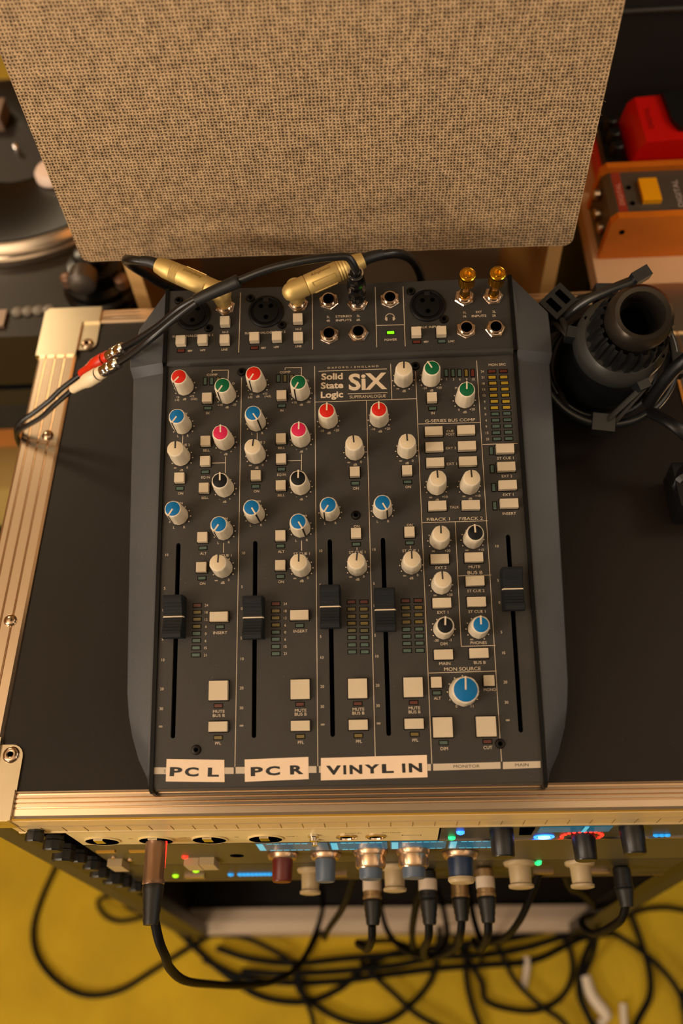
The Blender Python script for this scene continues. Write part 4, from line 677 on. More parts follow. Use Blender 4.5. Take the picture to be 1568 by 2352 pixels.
# ------------------------------------------------------------------ leads on the connector plate
def angleplug(label, base, elbow, far, boot, tail, rr=.0064):
    t = empty('angled_jack_cable', base, label, 'cable'); B = Vector(base); I = T(*(-B))
    z = (MC.to_3x3() @ Vector((0, 0, 1)))
    def L(p): return Vector(p)-B
    obj('plug_stem', lathe('plug_stem', [(.0043, -.001), (.0043, .004), (.0064, .0050), (.0069, .012), (.0066, .0235)], 28), M_champ, t, I @ orient(B, z))
    e, f = Vector(elbow), Vector(far); d = (f-e).normalized(); n = (f-e).length
    bod = lathe('plug_barrel', [(.0015, -.0098), (.0042, -.0088), (.0066, -.0060), (.0076, -.002), (.0079, .0090), (.0072, .0097), (.0079, .0106), (.0080, n*.62), (.0074, n*.63), (.0080, n*.655), (.0074, n*.67), (.0080, n*.695), (.0074, n*.71), (.0080, n*.735), (.0075, n*.75), (.0077, n*.77), (.0076, n*.86), (.0060, n)], 36)
    b = obj('plug_barrel', bod, M_champ, t, I @ orient(e, d, (0, 0, 1)))
    # raised grip panels and lettering along the barrel
    bm = bmesh.new()
    for a in (55, 125):
        q = RZ(a-90) @ T(0, 0, 0)
        for s in (-1, 1): box_bm(bm, s*.0016-.00025, s*.0016+.00025, .0074, .0083, .014, n*.56, q)
        for zz in (.0138, n*.56): box_bm(bm, -.0018, .0018, .0074, .0083, zz-.0003, zz+.0003, q)
    obj('grip_rib', fin(bm, 'grip_rib'), M_champ, b)
    V, F = [], []; add_text(V, F, 'Amphenol', 0, 0, 2.6, 0)
    pts = []
    for a, bb, c in V:
        th = -bb*mm/.0080; pts.append((.00825*math.cos(th), .00825*math.sin(th), (.014+n*.56)/2+a*mm))
    obj('embossed_lettering', mesh('embossed_lettering', pts, F), mat('embossed_gold', (128, 100, 52), .5, metal=.4), b)
    bt = Vector(boot)
    obj('strain_relief', tube('strain_relief', [L(f-d*.004), L(f+d*.005), L(bt)], lambda q: .0050-.0010*q, n=14), M_rub, t)
    obj('cord', tube('cord', [L(q) for q in tail], .0037, n=10), M_cable, t)
def jp(i, h=.0): u, v = JACKS[i]; return tuple(MC @ Vector((u*mm, v*mm, .0052+h)))
angleplug('gold right-angled jack cable plugged in at far left, barrel pointing up left', jp(0), (-.0895, .3400, .1420), (-.1375, .3640, .1490), (-.1500, .3690, .1490),
          [(-.148, .368, .149), (-.160, .374, .146), (-.168, .386, .135), (-.170, .400, .115), (-.164, .410, .095), (-.154, .420, .072), (-.13, .43, .045), (-.08, .432, .016), (-.02, .434, .006)])
angleplug('gold right-angled jack cable in the second socket, barrel pointing up right', jp(1), (-.0312, .3390, .1415), (.0215, .3590, .1500), (.0360, .3650, .1495),
          [(.034, .364, .1495), (.047, .371, .144), (.058, .379, .131), (.066, .392, .105), (.071, .408, .070), (.075, .425, .03), (.095, .436, .008), (.14, .436, .006)])
# Y adapter lead from the black straight plug
B = Vector(jp(3)); yl = empty('splitter_lead', tuple(B), 'black splitter lead running from the straight black plug to two chrome phono sockets', 'cable'); I = T(*(-B))
zc = MC.to_3x3() @ Vector((0, 0, 1))
obj('plug_body', lathe('plug_body', [(.0044, -.001), (.0050, .0005), (.0064, .004), (.0071, .010), (.0073, .016), (.0070, .026), (.0060, .0375), (.0056, .0385)], 14, smooth=20), mat('gloss_black_plug', (10, 10, 12), .12), yl, I @ orient(B, zc))
obj('plug_collar', lathe('plug_collar', [(.0056, .0383), (.0059, .0386), (.0058, .0400), (.0046, .0402), (.0044, .0375)], 28, cap1=False), M_chrome, yl, I @ orient(B, zc))
top = B+zc*.037
def rel(L): return [Vector(q)-B for q in L]
obj('cord', tube('main_cord', rel([top, top+zc*.008, (.0105, .3375, .1735), (.0, .3375, .1745), (-.012, .3370, .1740), (-.030, .3362, .1715), (-.050, .3350, .1670), (-.0720, .3320, .1600)]), .0029, n=12), M_cable, yl)
obj('splice_sleeve', tube('splice_sleeve', rel([(-.0705, .3322, .1603), (-.080, .3300, .1575), (-.092, .3272, .1540), (-.1045, .3243, .1500)]), lambda t: .0056-.0008*t if t > .04 else .0050, n=18, flat=.85), M_rub, yl)
A1 = [(-.1030, .3260, .1503), (-.118, .3245, .1420), (-.1376, .3237, .1250), (-.156, .3255, .1100), (-.1735, .3290, .0960)]
A2 = [(-.1035, .3220, .1497), (-.120, .3175, .1400), (-.1415, .3120, .1250), (-.160, .3125, .1085), (-.1760, .3145, .0950)]
for q in (A1, A2): obj('cord', tube('branch_cord', rel(q), .0029, n=12), M_cable, yl)
def rca(A, d, parent, off):
    M = T(*(-off)) @ orient(A, d)
    s = obj('phono_socket', lathe('phono_socket', [(.0033, -.001), (.0040, .000), (.0049, .0015), (.0049, .0085), (.0044, .0092), (.0049, .0100), (.0052, .0115), (.0052, .0145), (.0044, .0150), (.0047, .0160), (.0047, .0210)], 30), M_chrome, parent, M)
    return s
dA = Vector((-.2090, .3345, .0665))-Vector((-.1735, .3290, .0960)); dB = Vector((-.2105, .3175, .0690))-Vector((-.1760, .3145, .0950))
rca(Vector(A1[-1]), dA, yl, B); rca(Vector(A2[-1]), dB, yl, B)
M_redp = mat('red_plug_plastic', (205, 44, 16), .35); M_ivp = mat('ivory_plug_plastic', (232, 212, 176), .38)
def rcaplug(label, A, d, material, tail):
    d = d.normalized(); A = Vector(A)+d*.0205; t = empty('phono_cable', tuple(A), label, 'cable')
    M = T(*(-A)) @ orient(A, d)
    obj('plug_collar', lathe('plug_collar', [(.0050, 0), (.0054, .0006), (.0054, .0048), (.0051, .0052)], 28), material, t, M)
    obj('collar_groove', lathe('collar_groove', [(.0050, .0050), (.0050, .0066)], 24), M_gask, t, M)
    obj('plug_grip', lathe('plug_grip', [(.0054, .0064), (.0060, .0072), (.0061, .0200), (.0054, .0240), (.0045, .0262), (.0045, .0290), (.0042, .0300)]+[(.0040-.00005*i+(.0003 if i % 2 else 0), .0305+.0011*i) for i in range(11)], 28), material, t, M)
    e = A+d*.042
    obj('cord', tube('cord', [q-A for q in [e, *[Vector(p) for p in tail]]], .0023, n=10), M_cable, t)
rcaplug('black phono cable with a red plug resting over the case edge', A1[-1], dA, M_redp, [(-.2420, .3330, .0420), (-.2560, .3290, .0310), (-.2720, .3240, .0215), (-.2860, .3210, .0130), (-.2945, .3190, .0000), (-.2975, .3180, -.03), (-.298, .320, -.10), (-.31, .34, -.25), (-.35, .40, -.5), (-.40, .45, -.87)])
rcaplug('black phono cable with an ivory plug resting over the case edge', A2[-1], dB, M_ivp, [(-.2450, .3160, .0420), (-.2600, .3140, .0290), (-.2750, .3130, .0190), (-.2870, .3135, .0105), (-.2935, .3140, -.0020), (-.2955, .3145, -.03), (-.296, .3155, -.10), (-.305, .33, -.25), (-.34, .38, -.5), (-.38, .43, -.87)])
# gold knurled adapters
def adapter(i, label):
    A = Vector(jp(i)); t = empty('gold_adapter', tuple(A), label, 'audio adapter', 'gold adapters at the right of the connector plate'); M = T(*(-A)) @ orient(A, zc)
    obj('stem', lathe('stem', [(.0040, -.001), (.0040, .003), (.0035, .0045), (.0035, .012), (.0042, .013), (.0042, .016)], 26), M_gold, t, M)
    bm = bmesh.new(); n = 34; prof = [(.0040, .0155)]+[(.0061 if j % 2 else .0058, .0162+j*.00125) for j in range(10)]
    rings = []
    for r, z in prof:
        rings.append([bm.verts.new((r*(1+(.03 if k % 2 else 0))*math.cos(math.pi*k/n), r*(1+(.03 if k % 2 else 0))*math.sin(math.pi*k/n), z)) for k in range(2*n)])
    for a, b in zip(rings, rings[1:]):
        for k in range(2*n): bm.faces.new((a[k], a[(k+1) % (2*n)], b[(k+1) % (2*n)], b[k]))
    obj('knurled_grip', fin(bm, 'knurled_grip'), M_gold, t, M)
    obj('end_ring', lathe('end_ring', [(.0060, .0273), (.0061, .0290), (.0054, .0296), (.0050, .0291), (.0034, .0291), (.0031, .0296), (.0024, .0294), (.0022, .0250)], 36, cap1=False), M_gold, t, M)
    obj('end_hole', lathe('end_hole', [(.0023, .0262), (.0022, .0263)], 18), M_void, t, M)
adapter(5, 'left one of two gold knurled adapters standing on the connector plate'); adapter(6, 'right one of two gold knurled adapters standing on the connector plate')
# ------------------------------------------------------------------ monitor speaker behind the case, on a wooden stand
def burlap():
    m = mat('natural_burlap', (178, 142, 96), .95); nt = m.node_tree; b = nt.nodes['Principled BSDF']; N = nt.nodes.new; Lk = nt.links.new
    tc = N('ShaderNodeTexCoord'); no = N('ShaderNodeTexNoise'); no.inputs['Scale'].default_value = 90; no.inputs['Detail'].default_value = 2; Lk(tc.outputs['Object'], no.inputs['Vector'])
    mxv = N('ShaderNodeVectorMath'); mxv.operation = 'SCALE'; mxv.inputs['Scale'].default_value = .0022
    sb = N('ShaderNodeVectorMath'); sb.operation = 'SUBTRACT'; sb.inputs[1].default_value = (.5, .5, .5); Lk(no.outputs['Color'], sb.inputs[0]); Lk(sb.outputs[0], mxv.inputs[0])
    ad = N('ShaderNodeVectorMath'); ad.operation = 'ADD'; Lk(tc.outputs['Object'], ad.inputs[0]); Lk(mxv.outputs[0], ad.inputs[1])
    sx = N('ShaderNodeSeparateXYZ'); Lk(ad.outputs[0], sx.inputs[0])
    def M(op, a, bb=None, c=None):
        n = N('ShaderNodeMath'); n.operation = op
        for i, v in enumerate((a, bb, c)):
            if v is None: continue
            if isinstance(v, (int, float)): n.inputs[i].default_value = v
            else: Lk(v, n.inputs[i])
        return n.outputs[0]
    P = .0027
    u = M('DIVIDE', M('ADD', sx.outputs[0], sx.outputs[1]), P); v = M('DIVIDE', sx.outputs[2], P)
    fu = M('ABSOLUTE', M('SINE', M('MULTIPLY', u, math.pi))); fv = M('ABSOLUTE', M('SINE', M('MULTIPLY', v, math.pi)))
    par = M('FLOORED_MODULO', M('ADD', M('FLOOR', u), M('FLOOR', v)), 2.0)
    # thread height: warp wins on odd cells, weft on even ones
    hw = M('MULTIPLY', fu, M('ADD', .76, M('MULTIPLY', par, .24))); hf = M('MULTIPLY', fv, M('SUBTRACT', 1.0, M('MULTIPLY', par, .24)))
    h = M('MAXIMUM', hw, hf)
    n3 = N('ShaderNodeTexNoise'); n3.inputs['Scale'].default_value = 700; n3.inputs['Detail'].default_value = 3; Lk(tc.outputs['Object'], n3.inputs['Vector'])
    n4 = N('ShaderNodeTexNoise'); n4.inputs['Scale'].default_value = 220; n4.inputs['Detail'].default_value = 3; Lk(tc.outputs['Object'], n4.inputs['Vector'])
    hh = M('ADD', h, M('MULTIPLY', n3.outputs['Fac'], .35))
    bp = N('ShaderNodeBump'); bp.inputs['Strength'].default_value = 1.0; bp.inputs['Distance'].default_value = .0012; Lk(hh, bp.inputs['Height']); Lk(bp.outputs[0], b.inputs['Normal'])
    hole = N('ShaderNodeMapRange'); hole.inputs['From Min'].default_value = .30; hole.inputs['From Max'].default_value = .72; Lk(M('ADD', h, M('MULTIPLY', M('SUBTRACT', n4.outputs['Fac'], .5), .7)), hole.inputs['Value'])
    cr = N('ShaderNodeMixRGB'); cr.inputs[1].default_value = lin((68, 51, 30)); cr.inputs[2].default_value = lin((176, 147, 110)); Lk(hole.outputs[0], cr.inputs[0])
    m2 = N('ShaderNodeMixRGB'); m2.blend_type = 'MULTIPLY'; m2.inputs[0].default_value = 1; Lk(cr.outputs[0], m2.inputs[1])
    v2 = N('ShaderNodeMapRange'); v2.inputs['From Min'].default_value = .3; v2.inputs['From Max'].default_value = .7; v2.inputs['To Min'].default_value = .72; v2.inputs['To Max'].default_value = 1.1; Lk(n4.outputs['Fac'], v2.inputs['Value']); Lk(v2.outputs[0], m2.inputs[2]); Lk(m2.outputs[0], b.inputs['Base Color'])
    return m
M_bur = burlap()
spk = empty('monitor_speaker', (-.012, .56, .0855), 'large monitor speaker with tan burlap grille standing over the back of the mixer', 'speaker')
SI = T(.012, -.56, -.0855)
def grille():
    bm = bmesh.new(); x0, x1, y0, y1, z0, z1 = -.2190, .1945, .420, .452, .1010, .62
    c = .007; pts = []
    for cx, cz, a0 in ((x1-c, z0+c, -90), (x1-c, z1-c, 0), (x0+c, z1-c, 90), (x0+c, z0+c, 180)):
        for i in range(5): a = R(a0+i*22.5); pts.append((cx+c*math.cos(a), cz+c*math.sin(a)))
    prism_bm(bm, pts, y0, y1, 'Y')
    return fin(bm, 'burlap_grille', 50, .003, 3)
obj('burlap_grille', grille(), M_bur, spk, SI @ T(0, .42, .1) @ RZ(-.6) @ T(0, -.42, -.1))
bm = bmesh.new()                                                     # stray jute fibres along the edges
for i in range(70):
    if i < 28: p = Vector((-.2190-.0002, .424+random.uniform(-.002, .004), random.uniform(.11, .32))); d = Vector((-1, random.uniform(-.6, .2), random.uniform(-1, 1)))
    elif i < 50: p = Vector((random.uniform(-.21, .19), .421+random.uniform(0, .003), .1008)); d = Vector((random.uniform(-1, 1), -.4, -1))
    else: p = Vector((.1947, .424+random.uniform(-.002, .004), random.uniform(.11, .32))); d = Vector((1, random.uniform(-.6, .2), random.uniform(-1, 1)))
    L = random.uniform(.0010, .0026); q = p+d.normalized()*L*.5+Vector((random.uniform(-1, 1), random.uniform(-1, 1), random.uniform(-1, 1)))*.0006; sweep_bm(bm, [p-d.normalized()*.001, q, p+d.normalized()*L+Vector((0, 0, -.0006))], .00010, 3)
tag(obj('jute_fibres', fin(bm, 'jute_fibres'), mat('jute', (205, 165, 110), .9), spk, SI @ T(0, .42, .1) @ RZ(-.6) @ T(0, -.42, -.1)), kind='stuff')
obj('cabinet', box('cabinet', -.205, .181, .452, .78, .0862, .615, bevel=.004), M_wood, spk, SI)
for x in (-.15, .125):
    for y in (.53, .70): obj('foot', box('foot', x, x+.025, y, y+.025, .0855, .0865), M_rub, spk, SI)
std = empty('speaker_stand', (0, .62, FZ), 'open honey-coloured wooden stand behind the case with pale front edges', 'stand'); ST = T(0, -.62, -FZ)
for x0, x1 in ((-.2130, -.1995), (.1960, .2095)):
    s = obj('side_board', box('side_board', x0, x1, .503, .76, FZ, .070), M_wood, std, ST)
    obj('edge_band', box('edge_band', x0, x1, .4995, .503, FZ, .070), M_woodl, std, ST)
obj('top_board', box('top_board', -.215, .2115, .52, .78, .070, .0855), M_wood, std, ST)
obj('back_board', box('back_board', -.1995, .196, .745, .76, FZ+.1, .07), mat('grey_back_board', (200, 182, 150), .6), std, ST)
obj('shelf', box('shelf', -.1995, .196, .51, .745, -.52, -.505), M_wood, std, ST)
# ------------------------------------------------------------------ turntable and its desk at the left
dk = empty('record_player_desk', (-.60, .72, FZ), 'black desk with an orange wooden lower edge under the turntable', 'desk'); DI = T(.60, -.72, -FZ)
M_dkb = mat('desk_black', (24, 24, 26), .45)
obj('desk_top', box('desk_top', -1.05, -.235, .468, 1.0, -.148, -.1215), M_dkb, dk, DI)
obj('front_board', box('front_board', -1.05, -.235, .472, .488, -.136-.062, -.148), mat('desk_inner', (18, 24, 34), .6), dk, DI)
obj('wood_edge', box('wood_edge', -1.05, -.235, .50, .53, -.272, -.206), mat('orange_wood', (190, 120, 62), .5, var=.08, vscale=15), dk, DI)
obj('lower_shelf', box('lower_shelf', -1.05, -.235, .53, .98, -.272, -.255), M_wood, dk, DI)
for x in (-1.04, -.26):
    for y in (.50, .96): obj('leg', box('leg', x, x+.03, y, y+.03, FZ, -.148), M_dkb, dk, DI)
tt = empty('turntable', (-.42, .67, -.1215), 'dark turntable with silver-rimmed platter and black record', 'turntable'); TI = T(.42, -.67, .1215)
obj('plinth', box('plinth', -.66, -.222, .466, .90, -.1100, -.0350, bevel=.004), mat('turntable_plinth', (40, 33, 24), .45, metal=.1, spec=.3, var=.05), tt, TI)
for x in (-.62, -.26):
    for y in (.50, .86): obj('foot', lathe('foot', [(.025, -.1215), (.028, -.112), (.024, -.109)], 20), M_rub, tt, TI @ T(x, y, 0))
PC_ = (-.372, .724)
pl = obj('platter', lathe('platter', [(.160, -.034), (.1605, -.026), (.1570, -.0245), (.1570, -.0205), (.1520, -.0190), (.1490, -.0150), (.1460, -.0140)], 96), mat('platter_rim', (216, 204, 190), .22, metal=1), tt, TI @ T(*PC_, 0))
def vinyl():
    m = mat('vinyl', (8, 7, 7), .3); nt = m.node_tree; b = nt.nodes['Principled BSDF']; b.inputs['Anisotropic'].default_value = .85; b.inputs['Specular IOR Level'].default_value = .45
    tg = nt.nodes.new('ShaderNodeTangent'); tg.direction_type = 'RADIAL'; tg.axis = 'Z'; nt.links.new(tg.outputs[0], b.inputs['Tangent']); return m
rec = tag(obj('vinyl_record', lathe('vinyl_record', [(.1440, 0), (.1445, .0008), (.1440, .0016), (.0520, .0014), (.0510, .0012)], 96), vinyl(), None, T(PC_[0], PC_[1], -.0138)), 'black vinyl record lying on the turntable platter', 'record')
obj('record_label', lathe('record_label', [(.0500, .0014), (.0498, .0017)], 48), mat('dark_label', (30, 26, 24), .6), rec)
obj('spindle', lathe('spindle', [(.0036, -.02), (.0036, -.002), (.002, 0)], 16), M_chrome, tt, TI @ T(*PC_, 0))
pk = tag(obj('centre_adapter', lathe('centre_adapter', [(.019, 0), (.019, .007), (.016, .011), (.006, .012)], 32), mat('pale_adapter', (226, 204, 190), .4), None, T(-.3235, .680, -.0118)), 'pale round record weight on the turntable, half behind the speaker', 'record weight')
for i in range(4): obj('speed_button', lathe('speed_button', [(.0062, -.035), (.0062, -.0325), (.005, -.032)], 20), mat('grey_button', (110, 104, 96), .4), tt, TI @ T(-.339+i*.0108, .4985+i*.0006, 0))
obj('start_button', box('start_button', -.372, -.349, .478, .500, -.0352, -.031, bevel=.001), mat('pinkish_steel', (130, 108, 92), .4, metal=.4), tt, TI)
ta = obj('tonearm_base', lathe('tonearm_base', [(.040, -.0352), (.040, -.027), (.036, -.024), (.036, -.016), (.028, -.013), (.027, .002), (.018, .004), (.018, .016), (.014, .018)], 40), mat('tonearm_black', (20, 19, 19), .25, metal=.4), tt, TI @ T(-.253, .528, 0))
for a, r in ((200, .030), (330, .031), (95, .028)): obj('tonearm_fitting', lathe('tonearm_fitting', [(.0075, -.016), (.0075, -.006), (.005, -.004)], 18), mat('copper_steel', (120, 92, 74), .4, metal=.6), ta, T(r*math.cos(R(a)), r*math.sin(R(a)), 0))
obj('counterweight', lathe('counterweight', [(.013, 0), (.014, .003), (.014, .017), (.010, .020)], 30), mat('weight_steel', (84, 76, 70), .4, metal=.6), ta, T(-.004, -.022, .010) @ RX(90))
obj('tonearm', tube('tonearm', [(-.253, .53, .012), (-.262, .60, .014), (-.275, .70, .010), (-.300, .78, .0)], .0045), M_chrome, tt, TI)
obj('headshell_rest', box('headshell_rest', -.425, -.395, .765, .800, -.0352, .006, bevel=.003), mat('pinkish_steel', (196, 170, 150), .3), tt, TI)
# things stored low at the left
st_ = tag(obj('folded_blanket', box('folded_blanket', -.95, -.37, .52, .80, -.50, -.40, bevel=.015, seg=4), mat('sand_cloth', (196, 172, 104), .9, bump=.6, bscale=300)), 'sand-coloured folded cloth lying left of the case below the desk', 'blanket')
bx = tag(obj('storage_box', box('storage_box', -.95, -.37, .50, .82, FZ, -.5005, bevel=.004), mat('dark_box', (40, 36, 22), .7)), 'dark storage box under the folded cloth left of the case', 'box')
# ------------------------------------------------------------------ pedal desk at the right
pd = empty('pedal_desk', (.62, .72, FZ), 'pale beige desk behind the case carrying two effect pedals', 'desk'); PI_ = T(-.62, -.72, -FZ)
obj('desk_top', box('desk_top', .2430, 1.05, .4700, 1.05, -.022, 0, bevel=.002), mat('beige_laminate', (208, 172, 134), .42, var=.03), pd, PI_)
obj('front_panel', box('front_panel', .250, 1.05, .50, .515, FZ, -.022), M_dkb, pd, PI_)
obj('side_panel', box('side_panel', .2475, .262, .515, 1.04, FZ, -.022), M_dkb, pd, PI_)
# orange effect unit, wooden sides
oe = empty('wooden_effect_unit', (.32, .54, 0), 'low effect unit with orange wooden sides, yellow button and red stripe', 'effect pedal'); OI = T(-.32, -.54, 0)
M_ow = mat('orange_varnished_wood', (206, 112, 20), .38, var=.14, vscale=18)
for y0, y1 in ((.505, .513), (.575, .583)):
    obj('wooden_side', prism('wooden_side', [(.2480, .0), (.4300, .0), (.4300, .0500), (.2580, .0500), (.2520, .0440)], y0, y1, 'Y', bevel=.001), M_ow, oe, OI)
obj('body', prism('body', [(.2495, .001), (.4290, .001), (.4290, .0445), (.2600, .0445), (.2540, .040)], .513, .575, 'Y', bevel=.0008), mat('grey_brown_metal', (88, 80, 70), .45, metal=.3), oe, OI)
obj('red_stripe', box('red_stripe', .2615, .2700, .5140, .5745, .0445, .0448), mat('brick_red_print', (150, 52, 28), .5), oe, OI)
obj('yellow_button', box('yellow_button', .2850, .3020, .5290, .5600, .0445, .0490, bevel=.001), mat('amber_button', (245, 170, 0), .4), oe, OI)
V, F = [], []; add_text(V, F, 'DIGITAL', 0, 0, 4.2, 44)
obj('stripe_lettering', mesh('stripe_lettering', sc([(a, b, .1) for a, b, c in V]), F), mat('pink_print', (226, 160, 140), .5), oe, OI @ T(.2660, .5440, .0448) @ RZ(90))
V, F = [], []; add_text(V, F, 'DIGITAL', 0, 0, 5.2, 48)
obj('panel_lettering', mesh('panel_lettering', sc([(a, b, .1) for a, b, c in V]), F), mat('white_print', (190, 175, 170), .5), oe, OI @ T(.3200, .5420, .0446) @ RZ(90))
for x, y in ((.2755, .5520), (.2755, .5300)): obj('panel_light', lathe('panel_light', [(.0022, .0445), (.0022, .0460), (.001, .0465)], 14), M_void, oe, OI @ T(x, y, 0))
obj('side_hole', lathe('side_hole', [(.0028, 0), (.0026, .0004)], 18), M_void, oe, OI @ T(.2640, .5050, .0330) @ RX(90))
for z, y in ((.020, .525), (.020, .545), (.030, .562)): obj('side_socket', lathe('side_socket', [(.0060, -.001), (.0060, .004), (.0040, .005)], 20), M_nickel, oe, OI @ T(.2505, y, z) @ RY(-90))
# red pedal
rp = empty('red_pedal', (.34, .64, 0), 'bright red compact effect pedal with black rubber treadle', 'effect pedal'); RI = T(-.34, -.64, 0)
M_redm = mat('red_enamel', (214, 18, 10), .35, var=.04)
obj('base_shell', prism('base_shell', [(.2620, .0), (.4300, .0), (.4300, .022), (.2660, .022), (.2620, .018)], .598, .672, 'Y', bevel=.002), M_redm, rp, RI)
obj('upper_shell', prism('upper_shell', [(.2860, .020), (.4300, .020), (.4300, .066), (.2980, .058), (.2920, .052)], .600, .670, 'Y', bevel=.003), M_redm, rp, RI)
obj('rubber_treadle', prism('rubber_treadle', [(.3230, .6690-.0), (.4300, .669), (.4300, .6080), (.3400, .6080), (.3300, .612), (.3250, .626)], .0600, .0650, 'Z', bevel=.001), M_rub, rp, RI)
obj('knob_well', box('knob_well', .2640, .2855, .602, .668, .021, .034, bevel=.002), M_black, rp, RI)
for y in (.615, .635, .655): obj('control_knob', lathe('control_knob', [(.0065, .034), (.0062, .046), (.005, .047)], 20), M_black, rp, RI @ T(.2750, y, 0))
V, F = [], []; add_text(V, F, 'DIGITAL', 0, 0, 4.5, 40)
obj('pedal_lettering', mesh('pedal_lettering', sc([(a, b, .1) for a, b, c in V]), F), mat('dark_red_print', (120, 8, 6), .5), rp, RI @ T(.3060, .6360, .0590) @ RY(-3) @ RZ(90))
# black amplifier head behind the pedals
am = empty('black_amplifier', (.62, .86, 0), 'black amplifier box with a faint grey trim line behind the red pedal', 'amplifier'); AI = T(-.62, -.86, 0)
obj('cabinet', box('cabinet', .255, 1.0, .705, 1.03, .004, .60, bevel=.006), mat('black_tolex', (16, 15, 15), .7, bump=.5, bscale=600), am, AI)
obj('trim_piping', tube('trim_piping', [(.262, .7035, .128), (.6, .7035, .128), (.98, .7035, .128)], .0028), mat('grey_piping', (44, 44, 42), .5), am, AI)
for x in (.30, .95):
    for y in (.73, 1.0): obj('foot', lathe('foot', [(.012, 0), (.011, .005)], 16), M_rub, am, AI @ T(x, y, 0))
# ------------------------------------------------------------------ microphone in its elastic cradle, at the right of the case
AX = Vector((.0, -.385, .923)).normalized(); A0 = Vector((.2174, .3326, .050))
def ap(t, r=0, a=0):
    x = Vector((1, 0, 0)); y = AX.cross(x).normalized(); return A0+AX*t+x*(r*math.cos(R(a)))+y*(r*math.sin(R(a)))
mic = empty('studio_microphone', tuple(ap(-.030)), 'black studio microphone with ribbed collar and open round end, held in the cradle', 'microphone'); MO = T(*(-ap(-.030))) @ orient(A0, AX)
M_mb = mat('satin_black_metal', (26, 27, 30), .34, metal=.4, bump=.05); M_mg = mat('gunmetal_ring', (56, 50, 44), .3, metal=.7)
obj('lower_cup', lathe('lower_cup', [(.018, -.028), (.030, -.022), (.039, -.010), (.0405, .010), (.0395, .020), (.0350, .025), (.0335, .040), (.0345, .052)], 64), M_mb, mic, MO)
obj('body_collar', lathe('body_collar', [(.0340, .046), (.0352, .049), (.0352, .060), (.0342, .064), (.0300, .069)], 64), mat('grey_black_metal', (52, 52, 50), .38, metal=.3), mic, MO)
obj('ribbed_grip', lathe('ribbed_grip', [(.0275, .066), (.0282, .070), (.0272, .092), (.0245, .098)], 120, lambda a, z: 1+.045*(1 if math.sin(22*a) > 0 else -1), 30, cap1=False), M_black, mic, MO)
obj('end_ring', lathe('end_ring', [(.0215, .096), (.0234, .100), (.0239, .107), (.0228, .113), (.0195, .1168), (.0162, .1162), (.0150, .1140), (.0146, .106), (.0142, .084)], 64, cap0=False, cap1=False), M_mg, mic, MO)
obj('end_recess', lathe('end_recess', [(.0145, .0835), (.0144, .084)], 40), M_void, mic, MO); obj('inner_ring', lathe('inner_ring', [(.0145, .0985), (.0130, .0990), (.0126, .0975), (.0126, .086)], 40, cap0=False, cap1=False), M_black, mic, MO)
for a in (150, 330): obj('grub_screw', lathe('grub_screw', [(.0016, 0), (.0014, .0003)], 12), M_void, mic, T(*(-ap(-.030))) @ T(*ap(.0665, .0318, a)) @ orient((0, 0, 0), AX))
M_ringb = mat('semi_gloss_black', (26, 28, 30), .28, spec=.6)
crd = empty('shock_mount', tuple(ap(-.04)), 'black elastic shock mount ring around the microphone, right of the mixer', 'microphone mount'); CO = T(*(-ap(-.04)))
def ring(nm, r, t, tr, flat, n=72):
    bm = bmesh.new(); rr = []
    for i in range(n):
        a = 360*i/n; rr.append([bm.verts.new(CO @ ap(t+flat*math.sin(R(b)), r+tr*math.cos(R(b)), a)) for b in range(0, 360, 45)])
    for i in range(n):
        p, q = rr[i], rr[(i+1) % n]
        for k in range(8): bm.faces.new((p[k], p[(k+1) % 8], q[(k+1) % 8], q[k]))
    return fin(bm, nm, 60)
obj('outer_ring', ring('outer_ring', .0550, .012, .0036, .0044), M_ringb, crd); obj('inner_ring', ring('inner_ring', .0440, -.008, .0026, .0036), M_ringb, crd)
def clip(t, r, a, w=.018, parent=crd):
    c = ap(t, r, a); rad = (ap(t, r+.01, a)-c).normalized()
    k = obj('band_clip', box('band_clip', -w*.42, w*.36, -w/2, w/2, -.007, .008, bevel=.0010), M_ringb, parent, CO @ orient(c, AX, rad)); return c
def band(a1, r1, t1, a2, r2, t2):
    p, q = ap(t1, r1, a1), ap(t2, r2, a2); m = (p+q)/2
    return obj('elastic_band', tube('elastic_band', [CO @ v for v in (p, p*.66+q*.34, p*.34+q*.66, q)], 0.0027, n=8, flat=.6, k=3), mat('black_elastic', (40, 37, 33), .7, bump=.8, bscale=2500), crd)
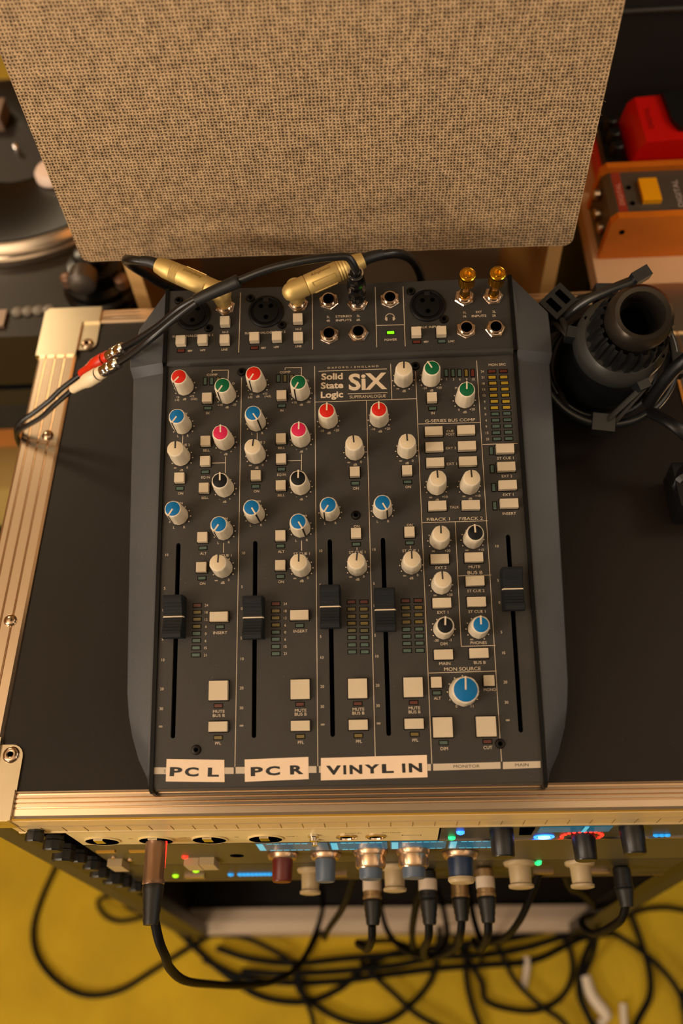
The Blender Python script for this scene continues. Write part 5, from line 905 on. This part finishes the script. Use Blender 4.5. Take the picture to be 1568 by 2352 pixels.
# ring-side clips and body-side hooks
for a in (132, 88, 262, 352): clip(.012, .0555, a)
for a in (168, 72, 292, 20): clip(.052, .0385, a, .009)
for (a1, a2) in ((132, 168), (140, 172), (88, 72), (108, 76), (262, 292), (270, 297), (352, 20), (345, 14)): band(a1, .0560, .012, a2, .0390, .055)
for i, (a1, a2) in enumerate(((150, 118), (40, 68), (232, 205), (310, 330))): band(a1, .0545, .010, a2, .0400, -.010)
arm = obj('mount_arm', tube('mount_arm', [CO @ Vector(q) for q in (ap(.012, .0545, 305), (.262, .262, .056), (.285, .250, .040), (.310, .235, .030), (.330, .225, .028))], lambda t: .0062, n=10, flat=.6), M_black, crd)
obj('cable_clamp', tube('cable_clamp', [CO @ Vector(q) for q in (ap(.03, .050, 300), ap(.07, .044, 318), ap(.085, .050, 340), (.300, .325, .135), (.34, .345, .15))], .0052, n=10), M_black, crd)
obj('swivel_knob', lathe('swivel_knob', [(.012, 0), (.0135, .004), (.0135, .014), (.010, .017)], 24, lambda a, z: 1+.05*math.cos(10*a)), M_black, crd, CO @ T(.274, .238, .018) @ RX(60))
obj('swivel_body', box('swivel_body', .262, .318, .205, .245, .003, .030, bevel=.005), M_black, crd, CO)
obj('resting_foot', lathe('resting_foot', [(.016, 0), (.018, .006), (.010, .040)], 24), M_black, crd, CO @ T(A0.x, A0.y+.006, .0015))

# slotted buckle and strap at the upper left of the ring, long lever bar across the top
for (a, t) in ((132, .020),): 
    c = ap(t, .0600, a); rad = (ap(t, .07, a)-c).normalized(); k = obj('buckle', box('buckle', -.010, .010, -.012, .012, -.008, .010, bevel=.0012), M_ringb, crd, CO @ orient(c, AX, rad))
    for y in (-.005, .005): obj('buckle_slot', box('buckle_slot', -.0065, .0065, y-.0028, y+.0028, .0095, .0102), M_void, k)
obj('lever_bar', tube('lever_bar', [CO @ v for v in (ap(.014, .052, 150), ap(.035, .046, 122), ap(.045, .046, 95), ap(.050, .055, 72))], .0042, n=8, flat=.7), M_ringb, crd)
obj('lever_tip', box('lever_tip', -.007, .007, -.0045, .0045, -.005, .006, bevel=.001), M_ringb, crd, CO @ orient(ap(.052, .057, 70), AX, (1, .6, 0)))
